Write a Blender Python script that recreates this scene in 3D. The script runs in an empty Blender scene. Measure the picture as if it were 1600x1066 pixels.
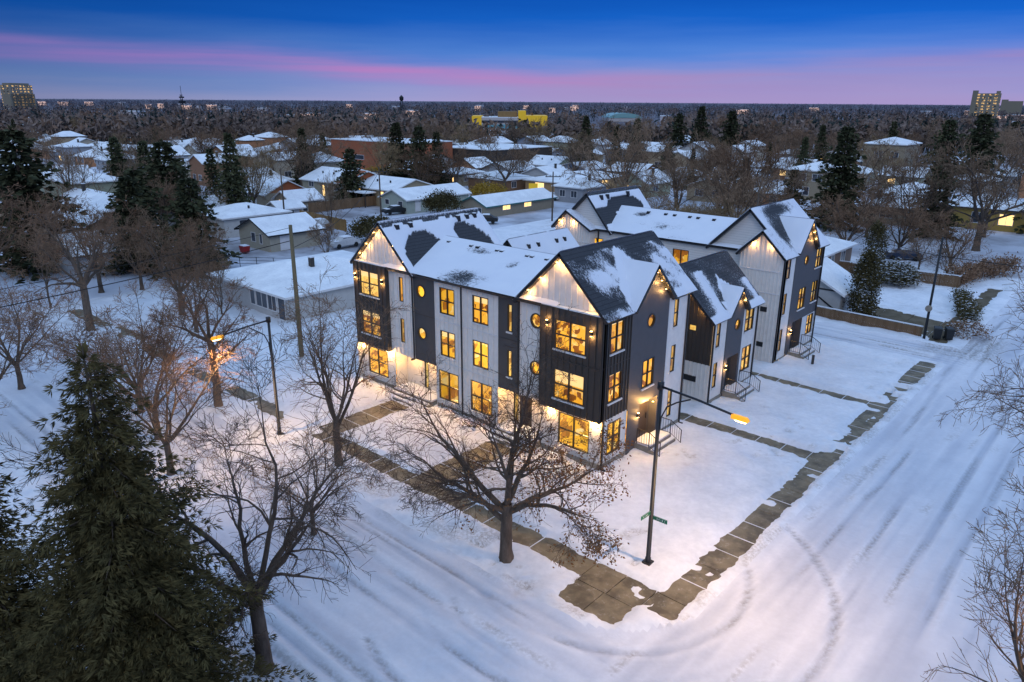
import bpy, math, random
import numpy as np
from mathutils import Vector
R = math.radians
SC = bpy.context.scene
COL = SC.collection
# ------------------------------------------------------------------ objects
def tag(o, label=None, cat=None, group=None, kind=None):
    if label: o['label'] = label
    if cat: o['category'] = cat
    if group: o['group'] = group
    if kind: o['kind'] = kind
    return o
def empty(name, loc=(0, 0, 0), rz=0, label=None, cat=None, group=None):
    o = bpy.data.objects.new(name, None); COL.objects.link(o)
    o.location = loc; o.rotation_euler = (0, 0, rz); o.empty_display_size = .2
    return tag(o, label, cat, group)
def mesh_obj(name, verts, faces, mat, parent=None, smooth=False, fmat=None):
    me = bpy.data.meshes.new(name)
    me.from_pydata([tuple(v) for v in verts], [], faces)
    for m in (mat if isinstance(mat, (list, tuple)) else [mat]): me.materials.append(m)
    if fmat: me.polygons.foreach_set('material_index', fmat)
    if smooth: me.polygons.foreach_set('use_smooth', [True]*len(me.polygons))
    me.update()
    o = bpy.data.objects.new(name, me); COL.objects.link(o)
    if parent: o.parent = parent
    return o
def copy_tree(o, parent=None):
    c = o.copy(); COL.objects.link(c)
    if parent: c.parent = parent
    for ch in list(o.children): copy_tree(ch, c)
    return c
class MB:
    def __init__(s): s.v = []; s.f = []; s.m = []
    def quad(s, a, b, c, d, m=0):
        n = len(s.v); s.v += [a, b, c, d]; s.f.append((n, n+1, n+2, n+3)); s.m.append(m)
    def poly(s, pts, m=0):
        n = len(s.v); s.v += list(pts); s.f.append(tuple(range(n, n+len(pts)))); s.m.append(m)
    def hexa(s, p, m=0):       # 8 corners: bottom 0-3 ccw, top 4-7
        n = len(s.v); s.v += list(p)
        for f in ((0,3,2,1),(4,5,6,7),(0,1,5,4),(1,2,6,5),(2,3,7,6),(3,0,4,7)):
            s.f.append(tuple(n+i for i in f)); s.m.append(m)
    def box(s, x0, x1, y0, y1, z0, z1, m=0):
        s.hexa([(x0,y0,z0),(x1,y0,z0),(x1,y1,z0),(x0,y1,z0),(x0,y0,z1),(x1,y0,z1),(x1,y1,z1),(x0,y1,z1)], m)
    def tube(s, pts, rad, sides=6, m=0, cap=False):
        n0 = len(s.v); P = [Vector(p) for p in pts]; k = len(P)
        ref = Vector((.31, .17, .93)) if abs((P[-1]-P[0]).normalized().z) < .9 else Vector((1, .1, 0))
        for i, p in enumerate(P):
            d = (P[min(i+1, k-1)]-P[max(i-1, 0)])
            d = d.normalized() if d.length > 1e-9 else Vector((0, 0, 1))
            a = d.cross(ref); a = a.normalized() if a.length > 1e-6 else Vector((1, 0, 0)); b = d.cross(a)
            r = rad[i] if hasattr(rad, '__len__') else rad
            for j in range(sides):
                t = 2*math.pi*j/sides; s.v.append(tuple(p+a*(r*math.cos(t))+b*(r*math.sin(t))))
        for i in range(k-1):
            for j in range(sides):
                q = (j+1) % sides
                s.f.append((n0+i*sides+j, n0+i*sides+q, n0+(i+1)*sides+q, n0+(i+1)*sides+j)); s.m.append(m)
        if cap:
            s.f.append(tuple(n0+j for j in range(sides))[::-1]); s.m.append(m)
            s.f.append(tuple(n0+(k-1)*sides+j for j in range(sides))); s.m.append(m)
    def build(s, name, mat, parent=None, smooth=False):
        return mesh_obj(name, s.v, s.f, mat, parent, smooth, s.m if isinstance(mat, (list, tuple)) else None)
# ------------------------------------------------------------------ materials
class NT:
    def __init__(s, name):
        s.mat = bpy.data.materials.new(name); s.mat.use_nodes = True
        s.t = s.mat.node_tree; s.b = s.t.nodes['Principled BSDF']; s.out = s.t.nodes['Material Output']
    def n(s, typ, **kw):
        o = s.t.nodes.new('ShaderNode'+typ)
        for k, v in kw.items():
            if k.startswith('i_'): o.inputs[k[2:].replace('_', ' ')].default_value = v
            else: setattr(o, k, v)
        return o
    def l(s, a, b): s.t.links.new(a, b)
    def obj(s): return s.n('TexCoord').outputs['Object']
    def mapped(s, vec, scale=(1, 1, 1), rot=(0, 0, 0)):
        m = s.n('Mapping'); m.inputs['Scale'].default_value = scale; m.inputs['Rotation'].default_value = rot
        s.l(vec, m.inputs['Vector']); return m.outputs['Vector']
    def noise(s, vec, scale, detail=4, rough=.55):
        o = s.n('TexNoise'); o.inputs['Scale'].default_value = scale; o.inputs['Detail'].default_value = detail
        o.inputs['Roughness'].default_value = rough; s.l(vec, o.inputs['Vector']); return o.outputs['Fac']
    def ramp(s, fac, stops):
        r = s.n('ValToRGB'); e = r.color_ramp.elements
        while len(e) < len(stops): e.new(.5)
        for i, (p, c) in enumerate(stops):
            e[i].position = p; e[i].color = (c, c, c, 1) if not hasattr(c, '__len__') else (*c, 1)
        s.l(fac, r.inputs['Fac']); return r.outputs['Color']
    def mix(s, fac, a, b, blend='MIX'):
        m = s.n('Mix', data_type='RGBA', blend_type=blend)
        for sock, x in ((m.inputs['Factor'], fac), (m.inputs[6], a), (m.inputs[7], b)):
            if hasattr(x, 'is_linked'): s.l(x, sock)
            elif hasattr(x, '__len__'): sock.default_value = (*x, 1)
            else: sock.default_value = x
        return m.outputs[2]
    def math(s, op, a, b=None):
        m = s.n('Math', operation=op)
        for i, x in enumerate((a, b)):
            if x is None: continue
            if hasattr(x, 'is_linked'): s.l(x, m.inputs[i])
            else: m.inputs[i].default_value = x
        return m.outputs[0]
    def bump(s, h, strength=.4, dist=.05):
        b = s.n('Bump'); b.inputs['Strength'].default_value = strength; b.inputs['Distance'].default_value = dist
        s.l(h, b.inputs['Height']); s.l(b.outputs['Normal'], s.b.inputs['Normal'])
    def set(s, color=None, rough=.8, metal=0, spec=.3):
        if color is not None:
            if hasattr(color, 'is_linked'): s.l(color, s.b.inputs['Base Color'])
            else: s.b.inputs['Base Color'].default_value = (*color, 1)
        s.b.inputs['Roughness'].default_value = rough; s.b.inputs['Metallic'].default_value = metal
        s.b.inputs['Specular IOR Level'].default_value = spec
        return s.mat
def mottled(name, c1, c2, scale=3, rough=.85, bump=.2, bscale=None, spec=.2, stretch=(1, 1, 1), rnd=0, bdist=.03):
    t = NT(name); o = t.mapped(t.obj(), stretch)
    col = t.ramp(t.noise(o, scale, 6, .62), [(.3, c1), (.7, c2)])
    if rnd:
        oi = t.n('ObjectInfo'); hsv = t.n('HueSaturation'); t.l(col, hsv.inputs['Color'])
        t.l(t.math('MULTIPLY_ADD', oi.outputs['Random'], rnd), hsv.inputs['Value'])
        hsv.inputs['Value'].links[0].from_node.inputs[2].default_value = 1-rnd/2
        col = hsv.outputs['Color']
    if bump: t.bump(t.noise(o, bscale or scale*4, 5), bump, bdist)
    return t.set(col, rough, 0, spec)
def plain(name, c, rough=.5, metal=0, spec=.4):
    t = NT(name)
    v = t.noise(t.obj(), 2.5, 4); col = t.mix(v, tuple(x*.82 for x in c), tuple(min(1, x*1.15) for x in c))
    return t.set(col, rough, metal, spec)
def emit(name, c, s):
    t = NT(name); t.set(c, .5); t.b.inputs['Emission Color'].default_value = (*c, 1); t.b.inputs['Emission Strength'].default_value = s
    return t.mat
M = {}
M['white'] = plain('white_siding', (.74, .70, .65), .6)
M['white2'] = plain('white_trim', (.68, .67, .66), .5)
M['char'] = plain('charcoal_panel', (.056, .056, .058), .5)
M['slate'] = plain('slate_panel', (.074, .073, .080), .55)
M['brown'] = plain('black_brown_siding', (.048, .040, .034), .55)
M['black'] = plain('black_metal', (.016, .016, .018), .4)
M['soffit'] = plain('soffit_wood', (.16, .09, .04), .6)
M['concrete'] = mottled('concrete', (.20, .18, .15), (.30, .27, .22), 3, .9, .2)
t = NT('slab'); o = t.obj(); c_ = t.ramp(t.noise(o, 1.3, 6, .62), [(.3, (.125, .098, .058)), (.7, (.235, .190, .118))])
wet = t.ramp(t.noise(o, .9, 3), [(.45, 1.0), (.6, .55)]); c_ = t.mix(1.0, c_, wet, 'MULTIPLY')
dust = t.math('MULTIPLY', t.ramp(t.noise(o, 2.6, 8, .8), [(.56, 0.0), (.74, 1.0)]), .45)
c_ = t.mix(dust, c_, (.62, .63, .66)); t.bump(t.noise(o, 14, 5), .25, .03); M['slab'] = t.set(c_, .6, 0, .4)
M['brownground'] = mottled('brown_ground', (.085, .066, .038), (.16, .13, .09), .9, .9, .3, 6)
M['door'] = plain('dark_door', (.05, .04, .035), .45)
M['plank'] = mottled('fence_plank', (.13, .075, .04), (.22, .14, .08), 2, .85, .3, 8, stretch=(1, 1, .15))
M['plank2'] = mottled('fence_pale', (.22, .13, .05), (.34, .21, .09), 2, .85, .3, 8, stretch=(1, 1, .15))
M['pole'] = mottled('pole_wood', (.12, .10, .06), (.20, .17, .10), 2, .9, .3, 8, stretch=(3, 3, .2))
def siding_h(name, c):
    t = NT(name); o = t.obj(); sx = t.n('SeparateXYZ'); t.l(o, sx.inputs[0])
    f = t.math('FRACT', t.math('MULTIPLY', sx.outputs['Z'], 5.0))
    col = t.mix(t.math('LESS_THAN', f, .12), c, tuple(x*.72 for x in c)); t.bump(f, .5, .03)
    return t.set(col, .6)
M['hsiding'] = siding_h('horizontal_siding', (.70, .66, .61))
# snow
def snow(name, c=(.74, .76, .80), sc=1.0, bump=.35):
    t = NT(name); o = t.obj()
    big = t.noise(o, .35*sc, 5); fine = t.noise(o, 3.2*sc, 6, .6)
    col = t.mix(t.ramp(t.math('ADD', t.math('MULTIPLY', big, .6), t.math('MULTIPLY', fine, .4)), [(.34, 0.0), (.64, 1.0)]), tuple(x*.80 for x in c), tuple(min(.9, x*1.08) for x in c))
    t.bump(t.math('ADD', t.math('MULTIPLY', big, .7), t.math('MULTIPLY', fine, .35)), bump, .12)
    m = t.set(col, .75, 0, .25); return m
M['snow'] = snow('snow_lawn')
t = NT('snow_yard'); o = t.obj(); at = t.n('Attribute', attribute_name='dirt', attribute_type='GEOMETRY')
big = t.noise(o, .35, 5); fine = t.noise(o, 3.2, 6, .6); grit = t.noise(o, 7, 8, .8)
c_ = t.mix(t.ramp(t.math('ADD', t.math('MULTIPLY', big, .6), t.math('MULTIPLY', fine, .4)), [(.34, 0.0), (.64, 1.0)]), (.60, .62, .66), (.80, .81, .84))
c_ = t.mix(t.math('MULTIPLY', at.outputs['Fac'], t.ramp(grit, [(.42, 0.0), (.60, 1.0)])), c_, (.17, .125, .075))
t.bump(t.math('ADD', t.math('MULTIPLY', big, .7), t.math('MULTIPLY', fine, .35)), .4, .12); M['yard'] = t.set(c_, .75, 0, .25)
M['roofsnow'] = snow('snow_on_roof', (.82, .84, .87), 1.4, .25)
def road_mat():
    t = NT('packed_snow_road'); o = t.obj()
    at = t.n('Attribute', attribute_name='dirt', attribute_type='GEOMETRY')
    rt = t.n('Attribute', attribute_name='rut', attribute_type='GEOMETRY')
    fine = t.noise(o, 5, 7, .65); mid = t.noise(o, .5, 4)
    clean = t.mix(t.math('ADD', t.math('MULTIPLY', mid, .35), t.math('MULTIPLY', rt.outputs['Fac'], .65)), (.36, .39, .47), (.80, .80, .83))
    d = t.math('MULTIPLY', at.outputs['Fac'], t.ramp(fine, [(.36, 0.0), (.58, 1.0)]))
    col = t.mix(d, clean, (.24, .215, .19)); t.bump(t.math('ADD', fine, mid), .35, .06)
    return t.set(col, .7, 0, .3)
M['road'] = road_mat()
def far_ground():
    t = NT('far_snow'); o = t.obj()
    a = t.noise(o, .012, 6, .65); b = t.noise(o, .09, 5, .6)
    col = t.ramp(t.math('ADD', t.math('MULTIPLY', a, .6), t.math('MULTIPLY', b, .5)), [(.40, (.70, .73, .80)), (.56, (.52, .54, .60)), (.68, (.20, .19, .20))])
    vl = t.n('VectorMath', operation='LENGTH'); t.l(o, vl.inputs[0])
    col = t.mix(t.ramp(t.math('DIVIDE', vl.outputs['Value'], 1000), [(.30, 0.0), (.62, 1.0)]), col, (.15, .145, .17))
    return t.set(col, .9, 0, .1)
M['farground'] = far_ground()
def roof_mat():
    t = NT('roof_shingle_and_snow'); o = t.obj()
    at = t.n('Attribute', attribute_name='snow', attribute_type='GEOMETRY')
    n = t.noise(t.mapped(o, (1, 1.5, 1)), 4.2, 8, .78); n2 = t.noise(t.mapped(o, (1, 1, .45)), 11, 5, .7)
    f = t.math('ADD', at.outputs['Fac'], t.math('MULTIPLY_ADD', t.math('ADD', n, t.math('MULTIPLY', n2, .5)), 1.5))
    f.node.inputs[1].links[0].from_node.inputs[2].default_value = -1.125
    f = t.ramp(f, [(.36, 0.0), (.50, .55), (.62, 1.0)])
    n3 = t.noise(t.mapped(o, (1, 1.6, .8)), 9, 4, .7); fl = t.math('MULTIPLY', t.ramp(n3, [(.54, 0.0), (.62, 1.0)]), t.ramp(at.outputs['Fac'], [(.02, 0.0), (.30, .85)]))
    dk = t.math('MULTIPLY', t.ramp(n3, [(.30, 1.0), (.37, 0.0)]), t.ramp(at.outputs['Fac'], [(.55, 1.0), (1.0, 0.0)]))
    f = t.math('MULTIPLY', t.math('MAXIMUM', f, fl), t.math('SUBTRACT', 1.0, dk))
    sx = t.n('SeparateXYZ'); t.l(o, sx.inputs[0]); crs = t.math('LESS_THAN', t.math('FRACT', t.math('MULTIPLY', sx.outputs['Z'], 5.5)), .16)
    shg = t.mix(t.math('MULTIPLY', crs, .6), t.mix(t.noise(o, 9, 5, .75), (.018, .020, .025), (.075, .078, .086)), (.014, .015, .018))
    sn = t.mix(t.noise(o, .8, 4), (.66, .69, .76), (.78, .79, .82))
    t.l(t.mix(f, shg, sn), t.b.inputs['Base Color'])
    t.bump(t.math('ADD', t.math('MULTIPLY', f, 1.0), t.math('MULTIPLY', n2, .25)), .5, .07)
    t.b.inputs['Roughness'].default_value = .8; t.b.inputs['Specular IOR Level'].default_value = .25
    return t.mat
M['roof'] = roof_mat()
# lit interior: warm walls with darker furniture-like shapes
def interior(name, lo, hi, s, sc=1.0):
    t = NT(name); o = t.obj(); sx = t.n('SeparateXYZ'); t.l(o, sx.inputs[0])
    v = t.n('TexVoronoi', feature='F1', distance='CHEBYCHEV'); v.inputs['Scale'].default_value = 2.1*sc; t.l(o, v.inputs['Vector'])
    n = t.noise(o, 1.1*sc, 3)
    sp = t.n('SeparateColor'); t.l(v.outputs['Color'], sp.inputs[0])
    f = t.math('ADD', t.math('MULTIPLY', sp.outputs[0], .62), t.math('MULTIPLY', n, .45))
    col = t.ramp(f, [(.20, tuple(x*.5 for x in lo)), (.36, lo), (.44, hi), (.75, hi), (.86, (1.0, .74, .30))])
    t.l(col, t.b.inputs['Emission Color']); oi = t.n('ObjectInfo'); t.l(t.math('MULTIPLY', t.math('MULTIPLY_ADD', oi.outputs['Random'], .75), s), t.b.inputs['Emission Strength'])
    t.b.inputs['Emission Strength'].links[0].from_node.inputs[0].links[0].from_node.inputs[2].default_value = .55
    t.b.inputs['Base Color'].default_value = (.05, .04, .03, 1)
    return t.mat
M['room'] = interior('lit_room', (.42, .13, .008), (1.0, .50, .03), 1.3)
M['room2'] = interior('lit_room_orange', (.28, .075, .006), (1.0, .44, .03), 1.15, 1.4)
M['room3'] = interior('lit_room_pale', (.55, .24, .04), (1.0, .58, .12), 1.05, 1.2)
M['blind'] = emit('lit_blind', (1.0, .68, .28), .95)
M['warmwall'] = plain('warm_white_wall', (.7, .68, .64), .6)
def glass_mat():
    t = NT('window_glass'); tr = t.n('BsdfTransparent'); gl = t.n('BsdfGlossy'); gl.inputs['Roughness'].default_value = .03
    tr.inputs['Color'].default_value = (.93, .95, .96, 1)
    mx = t.n('MixShader'); fr = t.n('Fresnel'); fr.inputs['IOR'].default_value = 1.45
    t.l(fr.outputs[0], mx.inputs[0]); t.l(tr.outputs[0], mx.inputs[1]); t.l(gl.outputs[0], mx.inputs[2]); t.l(mx.outputs[0], t.out.inputs['Surface'])
    return t.mat
M['glass'] = glass_mat()
t = NT('dark_glass'); M['dglass'] = t.set(t.mix(t.noise(t.obj(), .7, 2), (.02, .025, .035), (.07, .08, .10)), .08, 0, .6)
M['bulb'] = emit('lamp_bulb', (1.0, .60, .20), 14)
M['bark'] = mottled('bark', (.060, .044, .034), (.15, .115, .088), 4, .95, .5, 16, stretch=(1, 1, .3), bdist=.03)
M['bark2'] = mottled('bark_pale', (.085, .064, .048), (.17, .13, .10), 4, .95, .5, 16, stretch=(1, 1, .3))
M['twig'] = mottled('twig', (.135, .086, .053), (.29, .19, .12), .6, .95, 0, rnd=.6)
M['twigred'] = mottled('twig_red', (.14, .080, .048), (.27, .165, .10), .6, .95, 0, rnd=.5)
M['twigtan'] = mottled('twig_tan', (.17, .11, .055), (.30, .21, .115), .6, .95, 0, rnd=.5)
M['twignear'] = mottled('twig_near', (.050, .033, .024), (.115, .078, .054), .6, .95, 0)
M['deadleaf'] = mottled('dead_leaf', (.13, .058, .022), (.28, .135, .055), 2, .9, 0)
M['needle'] = mottled('needles', (.018, .026, .014), (.10, .10, .05), .9, .9, 0, rnd=.5, spec=.1)
M['needlehero'] = mottled('needles_near', (.012, .012, .005), (.15, .118, .046), 1.9, .9, 0, spec=.12)
M['needleblue'] = mottled('needles_dark', (.010, .016, .014), (.034, .044, .036), .5, .9, 0, rnd=.5, spec=.1)
M['cedar'] = mottled('cedar_leaf', (.030, .028, .012), (.13, .105, .045), 1.5, .9, 0, rnd=.3, spec=.1)
M['yellowbush'] = mottled('yellow_leaf', (.22, .13, .015), (.42, .27, .04), 1.5, .9, 0)
M['clumpsnow'] = snow('snow_on_branch')
M['signgreen'] = plain('sign_green', (.005, .16, .075), .4)
M['red'] = plain('red_paint', (.35, .02, .02), .5)
M['binblack'] = plain('bin_plastic', (.012, .014, .016), .5)
M['carblue'] = plain('car_paint_blue', (.02, .035, .07), .3)
M['rubber'] = plain('rubber', (.01, .01, .01), .8)
# ------------------------------------------------------------------ ground
rs = np.random.RandomState(7)
_lat = rs.rand(256, 256)
def vnoise(x, y):
    xi = np.floor(x).astype(int); yi = np.floor(y).astype(int); fx = x-xi; fy = y-yi
    fx = fx*fx*(3-2*fx); fy = fy*fy*(3-2*fy)
    g = lambda a, b: _lat[a % 256, b % 256]
    return (g(xi, yi)*(1-fx)+g(xi+1, yi)*fx)*(1-fy)+(g(xi, yi+1)*(1-fx)+g(xi+1, yi+1)*fx)*fy
def fbm(x, y, o=4):
    s = 0; a = .5
    for i in range(o): s = s+a*vnoise(x*2**i+17*i, y*2**i+31*i); a *= .5
    return s/(1-.5**o)
def sstep(a, b, x):
    t = np.clip((x-a)/(b-a), 0, 1); return t*t*(3-2*t)
def band(v, a, b, soft=.35):       # 1 inside [a,b]
    return sstep(a-soft, a+soft, v)*(1-sstep(b-soft, b+soft, v))
X0, X1, Y0, Y1, ST = -62., 36., -44., 80., .2
xs = np.arange(X0, X1+.01, ST); ys = np.arange(Y0, Y1+.01, ST)
GX, GY = np.meshgrid(xs, ys)
wx = GX+.22*(fbm(GX*.8, GY*.8)-.5)+.2*(fbm(GX*4, GY*4, 3)-.5); wy = GY+.22*(fbm(GX*.8+50, GY*.8)-.5)+.2*(fbm(GX*4+9, GY*4, 3)-.5)
lane = (GY > 33.6) & (GY < 38.4) & (GX < 11)
front = (GY < -11.2) & (GY > -21.5) & (GX < 10.6)
side = (GX > 10.1) & (GX < 22.5)
cross = (GY > 73) & (GY < 82)
# rounded corner at the intersection
cd = np.hypot(GX-5.2, GY+6.6)
corner = (GX > 5.2) & (GY < -6.6) & (cd > 5.0)
road_m = front | side | lane | corner & (GX < 22.5) & (GY > -21.5) | cross
nz = fbm(GX*.9, GY*.9); nf = fbm(GX*3.1, GY*3.1, 3); nb = fbm(GX*.17, GY*.17)
foot = sstep(.66, .74, fbm(GX*1.9+70, GY*1.9, 2))*sstep(.50, .62, fbm(GX*.22+5, GY*.22+8, 2))
h = .20+.20*(nz-.5)+.40*(nb-.5)+.09*(nf-.5)-.10*foot
# footprints and lumps on the verge
h += .07*sstep(.60, .72, fbm(GX*2.3, GY*2.3, 2))*band(GY, -11, -8.3)
roadness = np.zeros_like(h)
for m in (front, side, lane, corner & (GX < 22.5) & (GY > -21.5), cross): roadness = np.maximum(roadness, m)
k = roadness.copy()
for _ in range(4):
    p = np.pad(k, 1, mode='edge'); k = (p[:-2, 1:-1]+p[2:, 1:-1]+p[1:-1, :-2]+p[1:-1, 2:]+p[1:-1, 1:-1])/5
hr = .03+.04*(nb-.5)+.03*(nf-.5)
# wheel ruts: straight along each street, curved round the corner
def tracks(d, along, offs, s):
    v = np.zeros_like(d)
    for i, o in enumerate(offs):
        dd = d-o-.9*(fbm(along*.045+s+i*3.7, along*0+i*9.1, 3)-.5)-.25*(fbm(along*.16+i, along*0+s, 2)-.5)
        w_ = sstep(.36, .55, fbm(along*.06+i*5.3+s, along*0+i*2.2+s, 3))
        v += w_*(-np.exp(-(dd/.15)**2)+.55*np.exp(-((np.abs(dd)-.32)/.14)**2))
    return v
wfront = band(GY, -21, -11.5, .8)*(1-sstep(3, 9, GX)); wside = band(GX, 10.4, 22, .6)*sstep(-7, 2, GY)
rt = wfront*tracks(GY, GX, (-12.1, -12.45, -13.8, -14.15, -15.6, -17.2, -18.7, -19.4, -20.3), 3)+wside*tracks(GX, GY, (10.9, 11.25, 12.2, 12.5, 13.9, 14.3, 15.6, 17.0, 17.3, 18.9, 20.4), 5)
wc = sstep(4.8, 5.6, cd)*(1-sstep(15, 17, cd))*(GX > -3)*(GY < 6)*(GX > 3.5-.2*cd)
rt = rt+wc*tracks(cd, np.arctan2(GY+6.6, GX-5.2)*9, (6.2, 7.6, 9.1, 9.5, 11.6), 2)*.8
rt = rt+band(GY, 33.4, 38.6, .4)*(GX < 12)*tracks(GY, GX, (34.5, 34.9, 36.3, 36.7, 37.6), 8)
streak = np.where(GX > 9, fbm(GX*1.6, GY*.12, 4), fbm(GX*.12, GY*1.6, 4))
amp_ = (.25+1.5*sstep(.30, .68, fbm(GX*.10+3, GY*.10)))
hr += .075*rt
rutv = np.clip(.62+.48*rt+1.3*(streak-.5)+.2*(nf-.5), 0, 1); rutv = .85+(rutv-.85)*sstep(.55, .95, k)
h = h*(1-k)+hr*k
# snow ridge pushed up along the kerbs
ridge = np.clip(1-np.abs(k-.45)/.45, 0, 1)
h += ridge*(.05+.20*(nz-.45))*(1-.7*band(GX, 7, 11, .5)*(GY > -8))
def dip(mask, amt, d0=-.085):
    global h
    h = h*(1-mask*amt)+(d0+.16*(nz-.5)+.10*(nf-.5))*mask*amt
SW = []   # cleared strips: (mask, patchiness)
patch = fbm(GX*.35+9, GY*.35)
fsw = band(wy, -8.5, -7.15, .16)*band(GX, -62, 7.3, .3)
dip(fsw, np.where(GX > -14, 1.0, np.clip(1.25-1.0*sstep(.42, .66, patch), 0, 1))*(GX > -58))
rampm = band(wx, 5.0, 8.0, .3)*band(wy, -10.3, -8.0, .3)
dip(rampm, 1.0)
ssw = band(wx, 8.3, 9.6, .16)*band(GY, -8.6, 33.2, .3)
lump = fbm(GX*1.3+9, GY*1.3, 3)
dip(band(wy, -8.5, -7.15, .16)*band(GX, 7.0, 8.7, .2)*sstep(.26, .34, lump), 1.0)
dip(ssw, np.clip(1-band(GY, 11.0, 14.4, .6)*sstep(.42, .50, lump)-band(GY, 21.8, 26.5, .6)*sstep(.38, .46, lump)-.9*band(GY, 14.5, 20, .6)*sstep(.64, .70, lump)-.9*band(GY, -6, 8, .6)*sstep(.72, .78, lump), 0, 1))
for y0, y1, x0 in ((9.35, 10.65, -6), (20.15, 21.45, -6)):
    dip(band(wy, y0, y1, .2)*band(GX, x0, 8.5, .3), 1.0)
dip(band(wx, -16.9, -14.8, .2)*band(GY, -7.4, -1.2, .3), 1.0)
dip(band(wx, -7.4, -5.3, .2)*band(GY, -7.4, -1.2, .3), 1.0)
drive = band(wx, -.6, 8.4, .5)*band(wy+.25*GX, 42.4, 49.0, .5)
walk = band(wx, 7.2, 8.9, .35)*band(GY, 39.5, 66, .5)
cfoot = band(wx, -49, -43, .3)*band(GY, -7.5, -6.4, .3)
dip(np.clip(drive+walk, 0, 1), .96, -.06)
dip(cfoot, .9)
# under the town houses
edge = np.minimum.reduce([GX-X0, X1-GX, GY-Y0, Y1-GY]); h = h*sstep(0, 3, edge)-.14*(1-sstep(0, 3, edge))
dirt = np.clip(k*(.07+.6*sstep(.2, .8, -rt)*sstep(.38, .58, fbm(GX*.5, GY*.5))+.45*sstep(.60, .70, streak)*sstep(.5, .62, fbm(GX*.25+4, GY*.25))), 0, 1)+ridge*.35*sstep(.5, .7, fbm(GX*.8, GY*.8))
dirt *= 1-.75*sstep(12, 22, GX)
dirt = np.clip(dirt+.5*band(GX, 7.5, 13, .6)*band(GY, 36, 44, 1.2), 0, 1)
ny, nx = GX.shape
def grid_part(name, mask, mat, attr=None):
    cm = mask[:-1, :-1]
    idx = -np.ones(GX.size, int); ii, jj = np.nonzero(cm)
    a = ii*nx+jj; q = np.stack([a, a+1, a+nx+1, a+nx], 1); used = np.unique(q); idx[used] = np.arange(len(used))
    V = np.stack([GX.ravel()[used], GY.ravel()[used], h.ravel()[used]], 1)
    o = mesh_obj(name, V.tolist(), idx[q].tolist(), mat, None, True)
    if attr is not None:
        at = o.data.attributes.new('dirt', 'FLOAT', 'POINT'); at.data.foreach_set('value', attr.ravel()[used].astype(np.float32))
        at = o.data.attributes.new('rut', 'FLOAT', 'POINT'); at.data.foreach_set('value', rutv.ravel()[used].astype(np.float32))
    return o
tag(grid_part('road', road_m, M['road'], dirt), kind='structure')
dirt_shade = band(GX, -20, .5, 1.0)*band(GY, -7.0, -.6, .5)*(.35+.65*sstep(.42, .6, fbm(GX*.7, GY*.7)))*(.25+.75*sstep(-9, -4, GX))+.55*band(GY, -11, -8.6, .3)*sstep(.50, .66, fbm(GX*.9+3, GY*.9))*(GX < 7)+.45*band(GX, 9.5, 10.3, .2)*sstep(.45, .6, fbm(GX*1.5, GY*.8))*(GY < 34)+.5*foot  # yard part paints grit and tree shadow brown; verge, kerb and footprints are dirt
dirt_shade = np.clip(dirt_shade, 0, .8)
tag(grid_part('snowy_ground', ~road_m, M['yard'], dirt_shade), kind='structure')
b = MB(); b.poly([(14000*math.cos(i*math.pi/24), 14000*math.sin(i*math.pi/24), -.16) for i in range(48)])
tag(b.build('ground', M['farground']), kind='structure')
def slabs(name, x0, x1, y0, y1, n, axis, mat=None):
    b = MB(); rj = random.Random(n)
    for i in range(n):
        a = i/n; c = (i+1)/n
        if axis == 0: b.box(x0+(x1-x0)*a+.02, x0+(x1-x0)*c-.02, y0, y1, -.10, .0+.006*(i % 2))
        else: b.box(x0, x1, y0+(y1-y0)*a+.02, y0+(y1-y0)*c-.02, -.10, .0+.006*(i % 2))
        w = rj.uniform(.008, .028)
        if mat is None and rj.random() < .62: b.box(*((x0+(x1-x0)*c-w, x0+(x1-x0)*c+w*.6, y0, y1) if axis == 0 else (x0, x1, y0+(y1-y0)*c-w, y0+(y1-y0)*c+w*.6)), -.09, .022, 1)
    return tag(b.build(name, mat or [M['slab'], M['snow']]), kind='structure')
slabs('sidewalk', -58, 8.07, -8.8, -6.8, 43, 0); slabs('sidewalk', 8.1, 9.8, -8.8, 33.4, 27, 1)
slabs('sidewalk', 4.6, 8.3, -10.7, -8.83, 2, 0)
slabs('path', -6.5, 8.08, 9.1, 10.9, 9, 0); slabs('path', -6.5, 8.08, 19.9, 21.7, 9, 0)
slabs('path', -16.9, -14.8, -6.88, -1.0, 4, 1); slabs('path', -7.4, -5.3, -6.88, -1.0, 4, 1)
slabs('driveway', -1.2, 7.0, 40.6, 50.2, 3, 0, M['brownground']); slabs('sidewalk', 7.02, 9.2, 39.2, 66.5, 16, 1, M['brownground'])
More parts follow.
